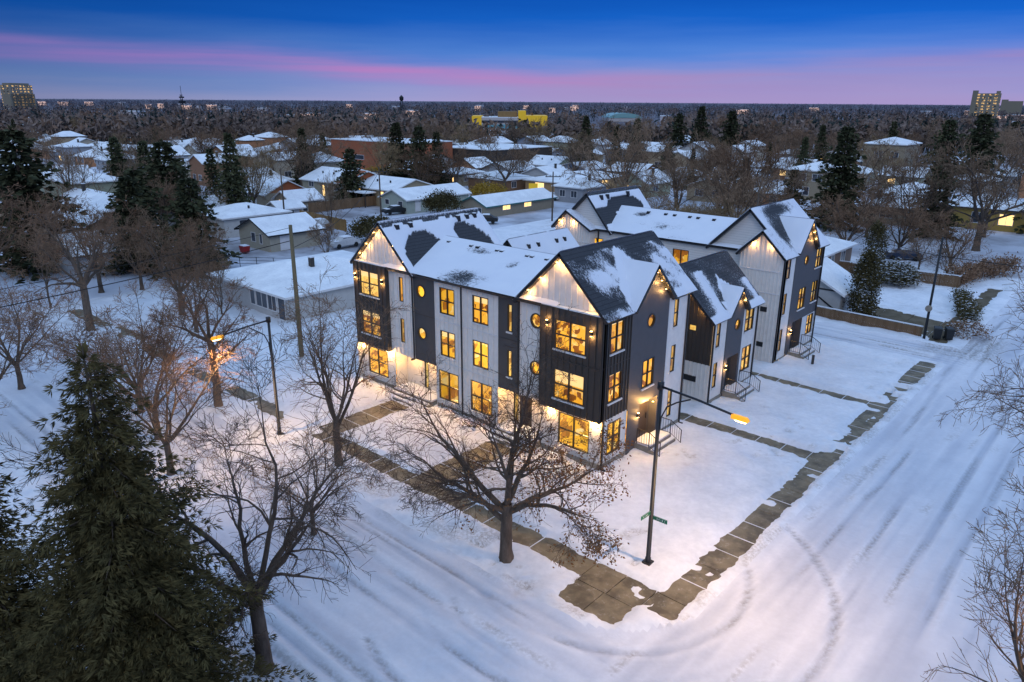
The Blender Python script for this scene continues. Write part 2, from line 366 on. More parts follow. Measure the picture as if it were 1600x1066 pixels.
# ------------------------------------------------------------------ town houses
class Face:                        # a wall plane: u along it, d out of it
    def __init__(s, O, U, N): s.O, s.U, s.N = Vector(O), Vector(U), Vector(N)
    def __call__(s, u, z, d=0): return tuple(s.O+s.U*u+s.N*d+Vector((0, 0, z)))
    def box(s, b, u0, u1, z0, z1, d0, d1, m=0):
        if s.U.cross(Vector((0, 0, 1))).dot(s.N) < 0: u0, u1 = u1, u0
        b.hexa([s(u0, z0, d1), s(u1, z0, d1), s(u1, z0, d0), s(u0, z0, d0), s(u0, z1, d1), s(u1, z1, d1), s(u1, z1, d0), s(u0, z1, d0)], m)
RND = random.Random(11)
class Building:
    def __init__(s, root): s.r = root; s.holes = []
def wall(root, F, u0, u1, z0, z1, mat, holes=(), d=0, battens=0, name='wall', ends=0, top=None):
    """sheet wall with openings; holes ('r',u0,u1,z0,z1) or ('c',u,z,r); battens = spacing; top = function u->z for gables"""
    b = MB(); rev = .16
    H = [x for x in holes]
    rc = [(x[1], x[2], x[3], x[4]) if x[0] == 'r' else (x[1]-x[3]*1.3, x[1]+x[3]*1.3, x[2]-x[3]*1.3, x[2]+x[3]*1.3) for x in H]
    us = sorted({u0, u1, *[c for q in rc for c in q[:2]]}); zs = sorted({z0, z1, *[c for q in rc for c in q[2:]]})
    for i in range(len(us)-1):
        for j in range(len(zs)-1):
            a, c, e, f = us[i], us[i+1], zs[j], zs[j+1]
            if any(q[0] <= a+1e-6 and q[1] >= c-1e-6 and q[2] <= e+1e-6 and q[3] >= f-1e-6 for q in rc): continue
            b.quad(F(a, e, d), F(c, e, d), F(c, f, d), F(a, f, d))
    for x, q in zip(H, rc):
        if x[0] == 'r':
            c = [(q[0], q[2]), (q[1], q[2]), (q[1], q[3]), (q[0], q[3])]
            for k in range(4):
                p, n = c[k], c[(k+1) % 4]; b.quad(F(*p, d), F(*n, d), F(*n, d-rev), F(*p, d-rev))
        else:
            K = 32; s_ = x[3]*1.3
            for k in range(K):
                t0, t1 = 2*math.pi*k/K, 2*math.pi*(k+1)/K
                def sq(t):
                    cx, cz = math.cos(t), math.sin(t); m = max(abs(cx), abs(cz)); return x[1]+s_*cx/m, x[2]+s_*cz/m
                ci = lambda t: (x[1]+x[3]*math.cos(t), x[2]+x[3]*math.sin(t))
                b.quad(F(*ci(t0), d), F(*sq(t0), d), F(*sq(t1), d), F(*ci(t1), d))
                b.quad(F(*ci(t0), d), F(*ci(t1), d), F(*ci(t1), d-rev), F(*ci(t0), d-rev))
    if top:
        K = 24
        for k in range(K):
            a, c = u0+(u1-u0)*k/K, u0+(u1-u0)*(k+1)/K
            if max(top(a), top(c)) > z1+.01: b.quad(F(a, z1, d), F(c, z1, d), F(c, max(z1, top(c)), d), F(a, max(z1, top(a)), d))
    if battens:
        n = max(2, int(abs(u1-u0)/battens))
        for k in range(n+1):
            u = u0+(u1-u0)*(k+.5*(0 if n else 1))/n; u = min(max(u, min(u0, u1)+.03), max(u0, u1)-.03)
            zt = top(u)-.05 if top else z1
            segs = [(z0, zt)]
            for q in rc:
                if q[0]-.1 < u < q[1]+.1:
                    segs = [y for s0, s1 in segs for y in ((s0, min(s1, q[2]-.06)), (max(s0, q[3]+.06), s1)) if y[1]-y[0] > .05]
            for s0, s1 in segs: F.box(b, u-.03, u+.03, s0, s1, d+.001, d+.05)
    if ends:                      # short return walls when the panel stands proud
        b.quad(F(u0, z0, d), F(u0, z1, d), F(u0, z1, d-ends), F(u0, z0, d-ends)); b.quad(F(u1, z0, d), F(u1, z1, d), F(u1, z1, d-ends), F(u1, z0, d-ends))
        b.quad(F(u0, z0, d), F(u1, z0, d), F(u1, z0, d-ends), F(u0, z0, d-ends)); b.quad(F(u0, z1, d), F(u1, z1, d), F(u1, z1, d-ends), F(u0, z1, d-ends))
    return b.build(name, mat, root)
def window(root, F, hole, d=0, kind='grid', depth=1.4, blind=0, room='room', dark=False, sill=True, mg=.22):
    fr = MB(); slim = kind in ('one', 'hung'); dp = d-.025 if slim else d-.055
    if hole[0] == 'r':
        _, u0, u1, z0, z1 = hole; w = .032 if slim else .05
        F.box(fr, u0, u0+w, z0, z1, dp-.05, d+.02); F.box(fr, u1-w, u1, z0, z1, dp-.05, d+.02)
        F.box(fr, u0+w, u1-w, z0, z0+w, dp-.05, d+.02); F.box(fr, u0+w, u1-w, z1-w, z1, dp-.05, d+.02)
        um, zm = (u0+u1)/2, (z0+z1)/2
        if kind in ('grid', 'vert'): F.box(fr, um-.035, um+.035, z0+w, z1-w, dp-.04, d+.012)
        if kind in ('grid', 'hung'):
            F.box(fr, u0+w, um-.035 if kind == 'grid' else u1-w, zm-.03, zm+.03, dp-.04, d+.010)
            if kind == 'grid': F.box(fr, um+.035, u1-w, zm-.03, zm+.03, dp-.04, d+.010)
        fo = fr.build('window', M['black'], root)
        g = MB(); g.quad(F(u0+w, z0+w, dp), F(u1-w, z0+w, dp), F(u1-w, z1-w, dp), F(u0+w, z1-w, dp)); g.build('pane', M['dglass'] if dark else M['glass'], fo)
        if sill:
            sm = MB(); F.box(sm, u0-.06, u1+.06, z0-.09, z0-.003, d+.003, d+.09); sm.build('sill', M['white2'], fo)
        if not dark:
            r = MB(); a, c, e, f = u0-mg, u1+mg, z0-.5, z1+.25; n_, k_ = d-.17, d-depth
            r.quad(F(a, e, k_), F(c, e, k_), F(c, f, k_), F(a, f, k_)); r.quad(F(a, e, n_), F(a, f, n_), F(a, f, k_), F(a, e, k_)); r.quad(F(c, e, n_), F(c, f, n_), F(c, f, k_), F(c, e, k_))
            r.quad(F(a, f, n_), F(c, f, n_), F(c, f, k_), F(a, f, k_)); r.quad(F(a, e, n_), F(c, e, n_), F(c, e, k_), F(a, e, k_))
            r.build('room', M[room], fo)
            if blind:
                q = MB(); q.quad(F(u0+w, z1-(z1-z0)*blind, dp-.06), F(u1-w, z1-(z1-z0)*blind, dp-.06), F(u1-w, z1-w, dp-.06), F(u0+w, z1-w, dp-.06)); q.build('blind', M['blind'], fo)
    else:
        _, uc, zc, r_ = hole; K = 32
        P = lambda r, t: (uc+r*math.cos(t), zc+r*math.sin(t))
        for k in range(K):
            t0, t1 = 2*math.pi*k/K, 2*math.pi*(k+1)/K
            fr.quad(F(*P(r_-.045, t0), d+.025), F(*P(r_+.035, t0), d+.025), F(*P(r_+.035, t1), d+.025), F(*P(r_-.045, t1), d+.025))
            fr.quad(F(*P(r_+.035, t0), d+.025), F(*P(r_+.035, t0), d), F(*P(r_+.035, t1), d), F(*P(r_+.035, t1), d+.025))
            fr.quad(F(*P(r_-.045, t0), d+.025), F(*P(r_-.045, t0), dp-.05), F(*P(r_-.045, t1), dp-.05), F(*P(r_-.045, t1), d+.025))
        fo = fr.build('window', M['black'], root)
        g = MB(); g.poly([F(*P(r_-.04, 2*math.pi*k/K), dp) for k in range(K)]); g.build('pane', M['glass'], fo)
        r = MB(); r.poly([F(*P(r_+.3, 2*math.pi*k/K), d-1.0) for k in range(K)])
        for k in range(K):
            t0, t1 = 2*math.pi*k/K, 2*math.pi*(k+1)/K
            r.quad(F(*P(r_+.3, t0), d-1.0), F(*P(r_+.3, t1), d-1.0), F(*P(r_+.03, t1), d-.17), F(*P(r_+.03, t0), d-.17))
        r.build('room', M[room], fo)
    return fo
def roof_plane(root, e0, e1, r1, r0, mask, name='roof', thick=.16, step=.22, lift=.12):
    """quad roof slope: e0-e1 along the eave, r0-r1 along the ridge; mask(s,t,p) gives snow, s along, t from eave up"""
    e0, e1, r1, r0 = map(Vector, (e0, e1, r1, r0))
    nu = max(2, int((e1-e0).length/step)); nv = max(2, int((r0-e0).length/step))
    nrm = (e1-e0).cross(r0-e0).normalized()
    if nrm.z < 0: nrm = -nrm
    V = []; A = []; Fc = []
    for j in range(nv+1):
        for i in range(nu+1):
            s_, t_ = i/nu, j/nv
            p = (e0.lerp(e1, s_)).lerp(r0.lerp(r1, s_), t_); m = mask(s_, t_, p)
            edge = min(1, min(s_*(e1-e0).length, (1-s_)*(e1-e0).length, t_*(r0-e0).length+.1)/.25)
            V.append(tuple(p+nrm*(lift*min(1, max(0, m*1.4-.2))*(.4+.6*edge)))); A.append(m)
    for j in range(nv):
        for i in range(nu): a = j*(nu+1)+i; Fc.append((a, a+1, a+nu+2, a+nu+1))
    n0 = len(V)
    o = mesh_obj(name, V, Fc, M['roof'], root, True)
    at = o.data.attributes.new('snow', 'FLOAT', 'POINT'); at.data.foreach_set('value', A)
    f = MB(); dn = -nrm*thick; out = nrm*-.004
    c = [e0, e1, r1, r0]
    for a, b_ in ((0, 1), (1, 2), (3, 0)):
        p, q = c[a]+out, c[b_]+out; f.quad(tuple(p), tuple(q), tuple(q+dn), tuple(p+dn))
    f.quad(*[tuple(x+dn) for x in c])
    f.build('fascia', M['black'], o)
    return o
def nz2(p, s=1.): return float(fbm(np.array([p[0]*s+40.3]), np.array([(p[1]+p[2])*s+7.7]))[0])
def ell(y, t, y0, t0, ry, rt, rot=0):
    a, b_ = y-y0, t-t0; c, s_ = math.cos(rot), math.sin(rot)
    return ((a*c+b_*s_*4)/ry)**2+((b_*c-a*s_/4)/rt)**2
def spot(name, loc, power, color=(1, .53, .16), size=.06, parent=None, angle=None, direction=None):
    L = bpy.data.lights.new(name, 'SPOT' if angle else 'POINT'); L.energy = power; L.color = color; L.shadow_soft_size = size
    if angle: L.spot_size = R(angle); L.spot_blend = .6
    o = bpy.data.objects.new(name, L); COL.objects.link(o); o.location = loc
    if direction: o.rotation_euler = Vector(direction).to_track_quat('-Z', 'Y').to_euler()
    if parent: o.parent = parent
    return o
def sconce(root, F, u, z, d=0, power=16):
    b = MB(); F.box(b, u-.07, u+.07, z-.12, z+.12, d+.002, d+.13)
    o = b.build('wall_light', M['black'], root)
    e = MB(); F.box(e, u-.05, u+.05, z-.15, z-.123, d+.03, d+.11); F.box(e, u-.05, u+.05, z+.123, z+.15, d+.03, d+.11); e.build('lamp_bulb', M['bulb'], o)
    spot('sconce_lamp', F(u, z-.26, d+.18), power*1.5, parent=o); spot('sconce_lamp', F(u, z+.24, d+.18), power*.8, parent=o)
def soffit_lights(root, F, pts, d=.18, power=26):
    for u, z in pts:
        b = MB(); F.box(b, u-.035, u+.035, z-.02, z+.0, d-.035, d+.035)
        o = b.build('soffit_light', M['bulb'], root); spot('soffit_lamp', F(u, z-.18, d-.02), power, parent=o)
def downspout(root, F, u, z0, z1, d=.0):
    b = MB(); F.box(b, u-.05, u+.05, z0, z1, d+.02, d+.11); F.box(b, u-.05, u+.05, z0-.12, z0, d+.02, d+.35); b.build('downspout', M['black'], root)
def door(root, F, u0, u1, z0, z1, d, mat='door', glass=None):
    b = MB(); F.box(b, u0, u1, z0, z1, d-.06, d); o = b.build('door', M[mat], root)
    k = MB(); F.box(k, u1-.14, u1-.10, z0+.85, z0+1.2, d+.001, d+.06); k.build('handle', M['black'], o)
    return o
def rail(root, pts, h=.95, step=.16):
    b = MB(); P = [Vector(p) for p in pts]; up = Vector((0, 0, h))
    for i in range(len(P)-1):
        b.tube([P[i]+up, P[i+1]+up], .026, 4); b.tube([P[i]+Vector((0, 0, .12)), P[i+1]+Vector((0, 0, .12))], .016, 4)
        n = max(1, int((P[i+1]-P[i]).length/step))
        for j in range(1, n): q = P[i].lerp(P[i+1], j/n); b.tube([q+Vector((0, 0, .1)), q+up], .011, 3)
    for p in P: b.tube([p, p+up+Vector((0, 0, .03))], .03, 4)
    return b.build('handrail', M['black'], root)
def steps(root, F, u0, u1, n, ztop, d0, run=.32, plat=1.1, mat='concrete', snowy=True):
    b = MB(); s_ = MB(); dz = ztop/n
    F.box(b, u0, u1, -.05, ztop, d0, d0+plat)
    for i in range(1, n): F.box(b, u0+.002*i, u1-.002*i, -.05, ztop-dz*i, d0+plat+run*(i-1), d0+plat+run*i)
    o = b.build('entry_steps', M[mat], root)
    if snowy:
        F.box(s_, u0+.06, u1-.06, ztop+.001, ztop+.09, d0+.03, d0+plat-.05)
        for i in range(1, n): F.box(s_, u0+.12, u1-.1, ztop-dz*i+.001, ztop-dz*i+.07, d0+plat+run*(i-1)+.05, d0+plat+run*i-.06)
        s_.build('snow_cap', M['snow'], o)
    return o
GR = {1: (.82, 2.86), 2: (3.93, 5.66), 3: (6.82, 8.56)}
# ---- front row -------------------------------------------------------------
TA = empty('townhouse_row', (-11, 4.5, 0), 0, 'three-storey black and white townhouse row with twin lit gables at the street corner', 'townhouse')
TA_inv = Vector((-11, 4.5, 0))
class Sub:                         # lets parts be built in world coordinates under a root
    pass
def settle(root):
    bpy.context.view_layer.update()
    inv = root.matrix_world.inverted()
    for ch in root.children: ch.matrix_parent_inverse = inv
FA = Face((0, 0, 0), (1, 0, 0), (0, -1, 0)); EA = Face((0, 0, 0), (0, 1, 0), (1, 0, 0))
ZE = 9.1; PB = .35
def gable_top(ul, ur, ua, ze, za):
    return lambda u: ze+(za-ze)*((u-ul)/(ua-ul) if u < ua else (ur-u)/(ur-ua))
def W3(u0, u1, fl): return [('r', u0, u1, *GR[f]) for f in fl]
# left gable unit: box with windows, white strip with slits
r = TA
box_l, box_r = (-21.65, -18.1), (-4.3, 0)
g1 = ('r', -20.85, -18.62, .82, 2.86); w1 = [('r', -21.0, -18.88, *GR[f]) for f in (2, 3)]
wall(r, FA, *box_l, 3.04, 9.12, M['brown'], w1, PB, .42, 'projecting_bay', PB)
wall(r, FA, -21.65, -17.75, 0, 3.04, M['warmwall'], [g1], .05, 0)
sl = [('r', -17.08, -16.69, 3.95, 5.66), ('r', -17.08, -16.69, 6.88, 8.58)]
wall(r, FA, -18.1, -15.6, 3.0, ZE, M['white'], sl, 0, .4)
GT1 = gable_top(-21.7, -15.55, -18.62, ZE, 12.0)
wall(r, FA, -21.7, -15.55, ZE, ZE+.001, M['white'], [], -.012, .4, 'gable_wall', 0, GT1)
rd = [('c', -14.85, 5.03, .41), ('c', -14.85, 7.95, .41)]
wall(r, FA, -15.6, -13.5, 3.04, ZE, M['char'], rd, .03, 0, 'wall_panel')
s4 = [('r', -13.28, -11.42, .8, 2.86)]+[('r', -13.05, -11.68, *GR[f]) for f in (2, 3)]
s6 = [('r', -10.28, -8.40, .83, 2.9)]+[('r', -10.06, -8.71, *GR[f]) for f in (2, 3)]
wall(r, FA, -13.5, -11.0, 0, ZE, M['white'], s4, 0, .4); wall(r, FA, -11.0, -7.85, 0, ZE, M['white'], s6, 0, .4)
sl2 = [('r', -7.09, -6.73, 3.95, 5.66), ('r', -7.09, -6.73, 6.84, 8.54)]
wall(r, FA, -7.85, -6.1, 3.04, ZE, M['char'], sl2, .03, 0, 'wall_panel')
rd2 = [('c', -4.88, 5.03, .42), ('c', -4.88, 7.93, .42)]
wall(r, FA, -6.1, -4.3, 3.0, ZE, M['white'], rd2, 0, .4)
g2 = ('r', -3.03, -.82, .82, 2.84); w2 = [('r', -3.25, -1.08, 3.76, 5.56), ('r', -3.25, -1.08, 6.74, 8.48)]
wall(r, FA, *box_r, 3.04, 9.12, M['brown'], w2, PB, .42, 'projecting_bay', PB)
wall(r, FA, -4.3, 0, 0, 3.04, M['warmwall'], [g2], .05, 0)
GT2 = gable_top(-6.1, .0, -3.05, ZE, 12.05)
wall(r, FA, -6.1, 0, ZE, ZE+.001, M['white'], [], -.012, .4, 'gable_wall', 0, GT2)
# recessed entries (porch back wall 1 m behind the front), doors and sidelights
for a, c, dl in ((-17.75, -13.5, -1), (-8.0, -4.3, 1)):
    wall(r, Face((0, 1.0, 0), (1, 0, 0), (0, -1, 0)), a, c, .0, 3.04, M['warmwall'], [('r', a+1.9, a+2.3, .55, 2.75)] if dl < 0 else [('r', a+.55, a+.95, .55, 2.75)], 0, 0)
    FB = Face((0, 1.0, 0), (1, 0, 0), (0, -1, 0))
    hh = (a+1.9, a+2.3) if dl < 0 else (a+.55, a+.95)
    window(r, FB, ('r', *hh, .55, 2.75), 0, 'one', .6, 0, 'room3', sill=False)
    door(r, FB, hh[0]-1.1 if dl < 0 else hh[1]+.15, hh[0]-.15 if dl < 0 else hh[1]+1.1, .5, 2.75, .05, 'warmwall' if dl < 0 else 'door')
    b = MB(); b.quad((a, 0, 3.03), (c, 0, 3.03), (c, 1, 3.03), (a, 1, 3.03)); b.quad((a, 0, 0), (a, 1, 0), (a, 1, 3.03), (a, 0, 3.03)); b.quad((c, 0, 0), (c, 1, 0), (c, 1, 3.03), (c, 0, 3.03)); b.build('porch_lining', M['warmwall'], r)
    steps(r, FB, a+.15, c-.12, 3, .48, .0, .34, 1.5)
    rail(r, [(a+.25, -.4, .48), (a+.25, -1.25, .1)]); rail(r, [(c-.25, -.4, .48), (c-.25, -1.25, .1)])
    for u in (a+.9, c-.9): soffit_lights(r, FB, [(u, 2.99)], .9, 130)
for u in (-21.3, -18.0, -4.1, -.35): pass
# corner side facing the side street
ew = [('r', .42, 1.72, 4.0, 5.71), ('r', .40, 1.70, 6.92, 8.68)]; eg = ('r', .52, 1.86, .78, 2.74)
wall(r, EA, -PB, 2.45, 3.04, ZE, M['brown'], ew, 0, .3, 'bay_side')
wall(r, EA, 0, 2.45, 0, 3.04, M['white'], [eg], 0, 0)
dk = [('c', 4.46, 7.98, .40), ('r', 3.82, 5.08, 3.90, 5.64)]
GT3 = gable_top(2.40, 6.42, 4.32, ZE, 11.15)
wall(r, EA, 2.45, 6.40, 2.95, ZE, M['slate'], dk, .05, 0, 'wall_panel', .05, lambda u: max(ZE, GT3(u)-.05))
wall(r, EA, 2.45, 3.75, 0, 2.95, M['slate'], [], .05); wall(r, EA, 5.75, 6.40, 0, 2.95, M['slate'], [], .05)
ER = Face((-.5, 0, 0), (0, 1, 0), (1, 0, 0))
wall(r, ER, 3.75, 5.75, 0, 2.95, M['slate'], [('r', 4.02, 4.50, .62, 2.72)], 0)
b = MB(); b.quad((-.5, 3.75, 0), (.05, 3.75, 0), (.05, 3.75, 2.95), (-.5, 3.75, 2.95)); b.quad((-.5, 5.75, 0), (.05, 5.75, 0), (.05, 5.75, 2.95), (-.5, 5.75, 2.95)); b.quad((-.5, 3.75, 2.95), (.05, 3.75, 2.95), (.05, 5.75, 2.95), (-.5, 5.75, 2.95)); b.build('porch_lining', M['slate'], r)
window(r, ER, ('r', 4.02, 4.50, .62, 2.72), 0, 'one', .7, 0, 'room', sill=False); door(r, ER, 4.62, 5.5, .56, 2.75, .03)
sconce(r, EA, 3.55, 2.35, .05, 14); soffit_lights(r, ER, [(5.1, 2.93)], .3, 70); soffit_lights(r, EA, [(4.75, 2.93)], .35, 240)
dsl = [('r', 7.12, 7.6, *z) for z in ((1.03, 2.82), (4.03, 5.77), (6.97, 8.7))]
wall(r, EA, 6.40, 8.85, 0, ZE, M['white'], dsl, 0, 0)
steps(r, EA, 3.45, 6.0, 3, .55, .05, .33, 1.0)
rail(r, [(.15, 3.5, .55), (1.0, 3.5, .55), (1.75, 3.5, .12)]); rail(r, [(.15, 5.95, .55), (1.0, 5.95, .55), (1.75, 5.95, .12)])
# back and far walls
wall(r, Face((0, 8.85, 0), (1, 0, 0), (0, 1, 0)), -21.7, 0, 0, ZE, M['white'], [], 0, 0)
wall(r, Face((-21.7, 0, 0), (0, 1, 0), (-1, 0, 0)), -PB, 8.85, 0, ZE, M['white'], [], 0, 0)
wall(r, Face((0, 8.85, 0), (1, 0, 0), (0, 1, 0)), -21.7, -15.55, ZE, ZE+.001, M['white'], [], -.02, .4, 'gable_wall', 0, GT1)
wall(r, Face((0, 8.85, 0), (1, 0, 0), (0, 1, 0)), -6.1, 0, ZE, ZE+.001, M['white'], [], -.02, .4, 'gable_wall', 0, GT2)
for hs, d, kd, rm in ((w1, PB, 'grid', 'room3'), ([g1], .05, 'grid', 'room3'), (sl, 0, 'one', 'room3'), (rd, .03, '', 'room'), (s4, 0, 'grid', 'room'), (s6, 0, 'grid', 'room'), (sl2, .03, 'one', 'room3'), (rd2, 0, '', 'room'), (w2, PB, 'grid', 'room2'), ([g2], .05, 'grid', 'room')):
    for hhh in hs: window(r, FA, hhh, d, kd, 1.3 if hhh[0] == 'r' else 1, RND.choice([0, .12, .1, .25, .45]) if kd == 'grid' and hhh[3] > 3 else 0, rm if RND.random() < .7 else 'room2', mg=.05 if hhh in w2+[g2] else .22)
for hs, rm, kd, d in ((ew, 'room2', 'grid', 0), ([eg], 'room', 'grid', 0), ([dk[0]], 'room2', '', .05), ([dk[1]], 'room2', 'grid', .05), (dsl, 'room3', 'hung', 0)):
    for hhh in hs: window(r, EA, hhh, d, kd, .45 if hs in (ew, [eg]) else 1.2, .1 if hs is ew else 0, rm, mg=.03 if hs in (ew, [eg]) else .2)
for u in (-19.7, -12.35, -9.35, -1.9): spot('room_lamp', (u, 1.0 if u < -18 or u > -3 else .95, 2.75), 560, size=.25, parent=None)
for u in (-12.35, -9.35): spot('room_lamp', (u, .95, 5.5), 260, size=.25)
spot('room_lamp', (-.42, 1.15, 2.6), 260, size=.2)
# foundation, belt lines, ledges of snow on the bays
def bar(root, F, name, mat, *q):
    b = MB(); F.box(b, *q); return b.build(name, M[mat], root)
for F_q in ((FA, -21.68, -17.8, -.1, .42, 0, .11), (FA, -13.45, -8.05, -.1, .42, 0, .05), (FA, -4.25, .06, -.1, .40, 0, .11), (EA, -.11, 2.42, -.1, .40, -.1, .05), (EA, 6.05, 8.85, -.1, .4, -.1, .05)): bar(r, F_q[0], 'foundation', 'concrete', *F_q[1:])
for a, c, d in ((-18.1, -15.6, .03), (-13.5, -7.85, .03), (-6.1, -4.3, .03)):
    for z in (3.45, 6.32): bar(r, FA, 'belt_trim', 'white2', a+.02, c-.02, z, z+.05, .001, d+.03)
for a, c in ((-21.6, -18.12), (-4.28, -.02)): bar(r, FA, 'belt_trim', 'brown', a, c, 6.15, 6.20, PB+.001, PB+.07)
bar(r, FA, 'belt_trim', 'brown', -15.55, -13.55, 6.33, 6.37, .031, .05); bar(r, FA, 'belt_trim', 'brown', -7.8, -6.15, 6.33, 6.37, .031, .05); bar(r, EA, 'belt_trim', 'brown', -.3, 2.4, 6.18, 6.23, .001, .035)
bar(r, FA, 'snow_ledge', 'roofsnow', -21.6, -18.12, 9.122, 9.20, .03, PB-.01); bar(r, FA, 'snow_ledge', 'roofsnow', -4.26, -.06, 9.122, 9.20, .03, PB-.01)
for u, z in ((-21.45, 8.08), (-18.45, 8.08), (-3.78, 8.17), (-.70, 8.14)): sconce(r, FA, u, z, PB, 15)
for u in (-21.25, -18.3, -3.6, -.45): soffit_lights(r, FA, [(u, 3.035)], PB-.02, 120)
downspout(r, FA, -11.0, .2, 9.0); downspout(r, FA, -15.66, 3.1, 9.0, .01); downspout(r, FA, -6.16, 3.1, 9.0, .03); downspout(r, EA, -.02, .2, 9.0, .02); downspout(r, EA, 8.72, .2, 9.0)
# roofs
OV = .42
def m_left(s, t, p):
    v = 1.0
    if p.x > -18.6:
        y, tt = p.y, t
        v = 1.0-1.0*(ell(y, tt, 1.9, .36, 1.9, .34, .55) < 1)-1.0*(ell(y, tt, 7.0, .42, 1.75, .30, -.75) < 1)
        if t > .9: v -= .9*(t > .94 or nz2(p, 2.) > .45)
    else: v = .75
    return v
za1 = 12.15; xe = .45
def gable_roof(root, xl, xr, xa, y0, y1, ze, za, maskL, maskR, oe=.35, cut=None):
    kl = (za-ze)/(xa-xl); kr = (za-ze)/(xr-xa)
    roof_plane(root, (xl-oe, y0, ze-kl*oe), (xl-oe, y1, ze-kl*oe), (xa, y1, za), (xa, y0, za), maskL)
    if cut:                        # the eave stops either side of a cross gable
        for a, c, o_ in ((y0, cut[0], oe), (cut[0], cut[1], -.12), (cut[1], y1, oe)): roof_plane(root, (xr+o_, a, ze-kr*o_), (xr+o_, c, ze-kr*o_), (xa, c, za), (xa, a, za), maskR)
    else: roof_plane(root, (xr+oe, y0, ze-kr*oe), (xr+oe, y1, ze-kr*oe), (xa, y1, za), (xa, y0, za), maskR)
gable_roof(r, -21.7, -15.55, -18.62, -.40, 9.25, ZE+.12, za1, m_left, m_left, .3)
def m_right(s, t, p):
    n = nz2(p, .9)
    v = .20+.95*(n-.5)*2
    if t < .12: v += .5
    v += .45*math.exp(-(((p.y-1.8)/1.3)**2+((t-.55)/.2)**2))*(n > .42)
    if p.y > 6.9 and t < .7: v += .35*(n+.2)
    if t > .9: v -= .6
    if 2.1 < p.y < 6.6 and p.x > -3.05:
        dz = abs(p.y-4.32)/2.1
        if t < .95-.75*dz: v = 1.0 if p.y < 4.6 else v+.5
    return v
gable_roof(r, -6.1, 0, -3.05, -.40, 9.25, ZE+.12, 12.2, lambda s, t, p: .85, m_right, .3, (2.3, 6.52))
def m_cent(s, t, p):
    n = nz2(p, 1.1)
    v = 1.15-.1*(t > .97)
    d1 = math.exp(-(((p.x+11.3)/2.3)**2+((t-.12)/.22)**2)); d2 = math.exp(-(((p.x+12.6)/1.9)**2+((t-.78)/.14)**2)); d3 = math.exp(-(((p.x+9.0)/.6)**2+((t-.62)/.14)**2))
    return v-(.95*d1+.7*d2+.6*d3)*(.45+1.1*n)
roof_plane(r, (-18.5, -.38, ZE+.02), (-3.2, -.38, ZE+.02), (-3.2, 4.45, 10.72), (-18.5, 4.45, 10.72), m_cent)
roof_plane(r, (-18.5, 9.25, ZE+.02), (-3.2, 9.25, ZE+.02), (-3.2, 4.45, 10.72), (-18.5, 4.45, 10.72), lambda s, t, p: 1)
# cross gable over the side door
def cross_gable(root, y0, y1, ya, za, ze, xo, xin, snowL, snowR):
    kl = (za-ze)/(ya-y0); kr = (za-ze)/(y1-ya); o = .22
    roof_plane(root, (xo, y0-o, ze-kl*o), (xin, y0-o, ze-kl*o), (xin, ya, za), (xo, ya, za), snowL)
    roof_plane(root, (xo, y1+o, ze-kr*o), (xin, y1+o, ze-kr*o), (xin, ya, za), (xo, ya, za), snowR)
cross_gable(r, 2.42, 6.42, 4.32, 11.32, ZE+.14, .42, -2.6, lambda s, t, p: 1.05, lambda s, t, p: .45+.5*(nz2(p, 1.2)-.3))
def vent(root, x0, x1, y0, y1, z0, z1):
    b = MB(); xm, ym = (x0+x1)/2, (y0+y1)/2; b.hexa([(x0, y0, z0), (x1, y0, z0), (x1, y1, z0), (x0, y1, z0), (x0+.05, y0+.05, z1), (x1-.05, y0+.05, z1), (x1-.05, y1-.05, z1), (x0+.05, y1-.05, z1)]); o = b.build('roof_vent', M['black'], root)
    c = MB(); c.box(x0+.06, x1-.04, y0+.06, y1-.04, z1+.002, z1+.05); c.build('snow_cap', M['roofsnow'], o)
for x in (-16.2, -14.0, -13.4, -11.6, -11.2, -9.0, -8.6, -7.4): vent(r, x, x+.32, 3.6, 3.95, 10.42, 10.66)
for y in (.6, 1.8, 6.4, 7.3, 8.1): vent(r, -18.2, -17.85, y, y+.34, 11.45, 11.92)
soffit_lights(r, FA, [(-20.9, 9.75), (-20.1, 10.5), (-19.2, 11.4), (-16.35, 9.75), (-17.3, 10.7), (-18.3, 11.55)], .26, 18)
soffit_lights(r, FA, [(-5.3, 9.75), (-4.4, 10.6), (-3.3, 11.65), (-.8, 9.75), (-1.75, 10.7), (-2.75, 11.6)], .26, 20)
soffit_lights(r, EA, [(4.45, 10.85), (4.95, 10.3), (5.5, 9.7), (3.5, 10.1)], .26, 26)
settle(TA)
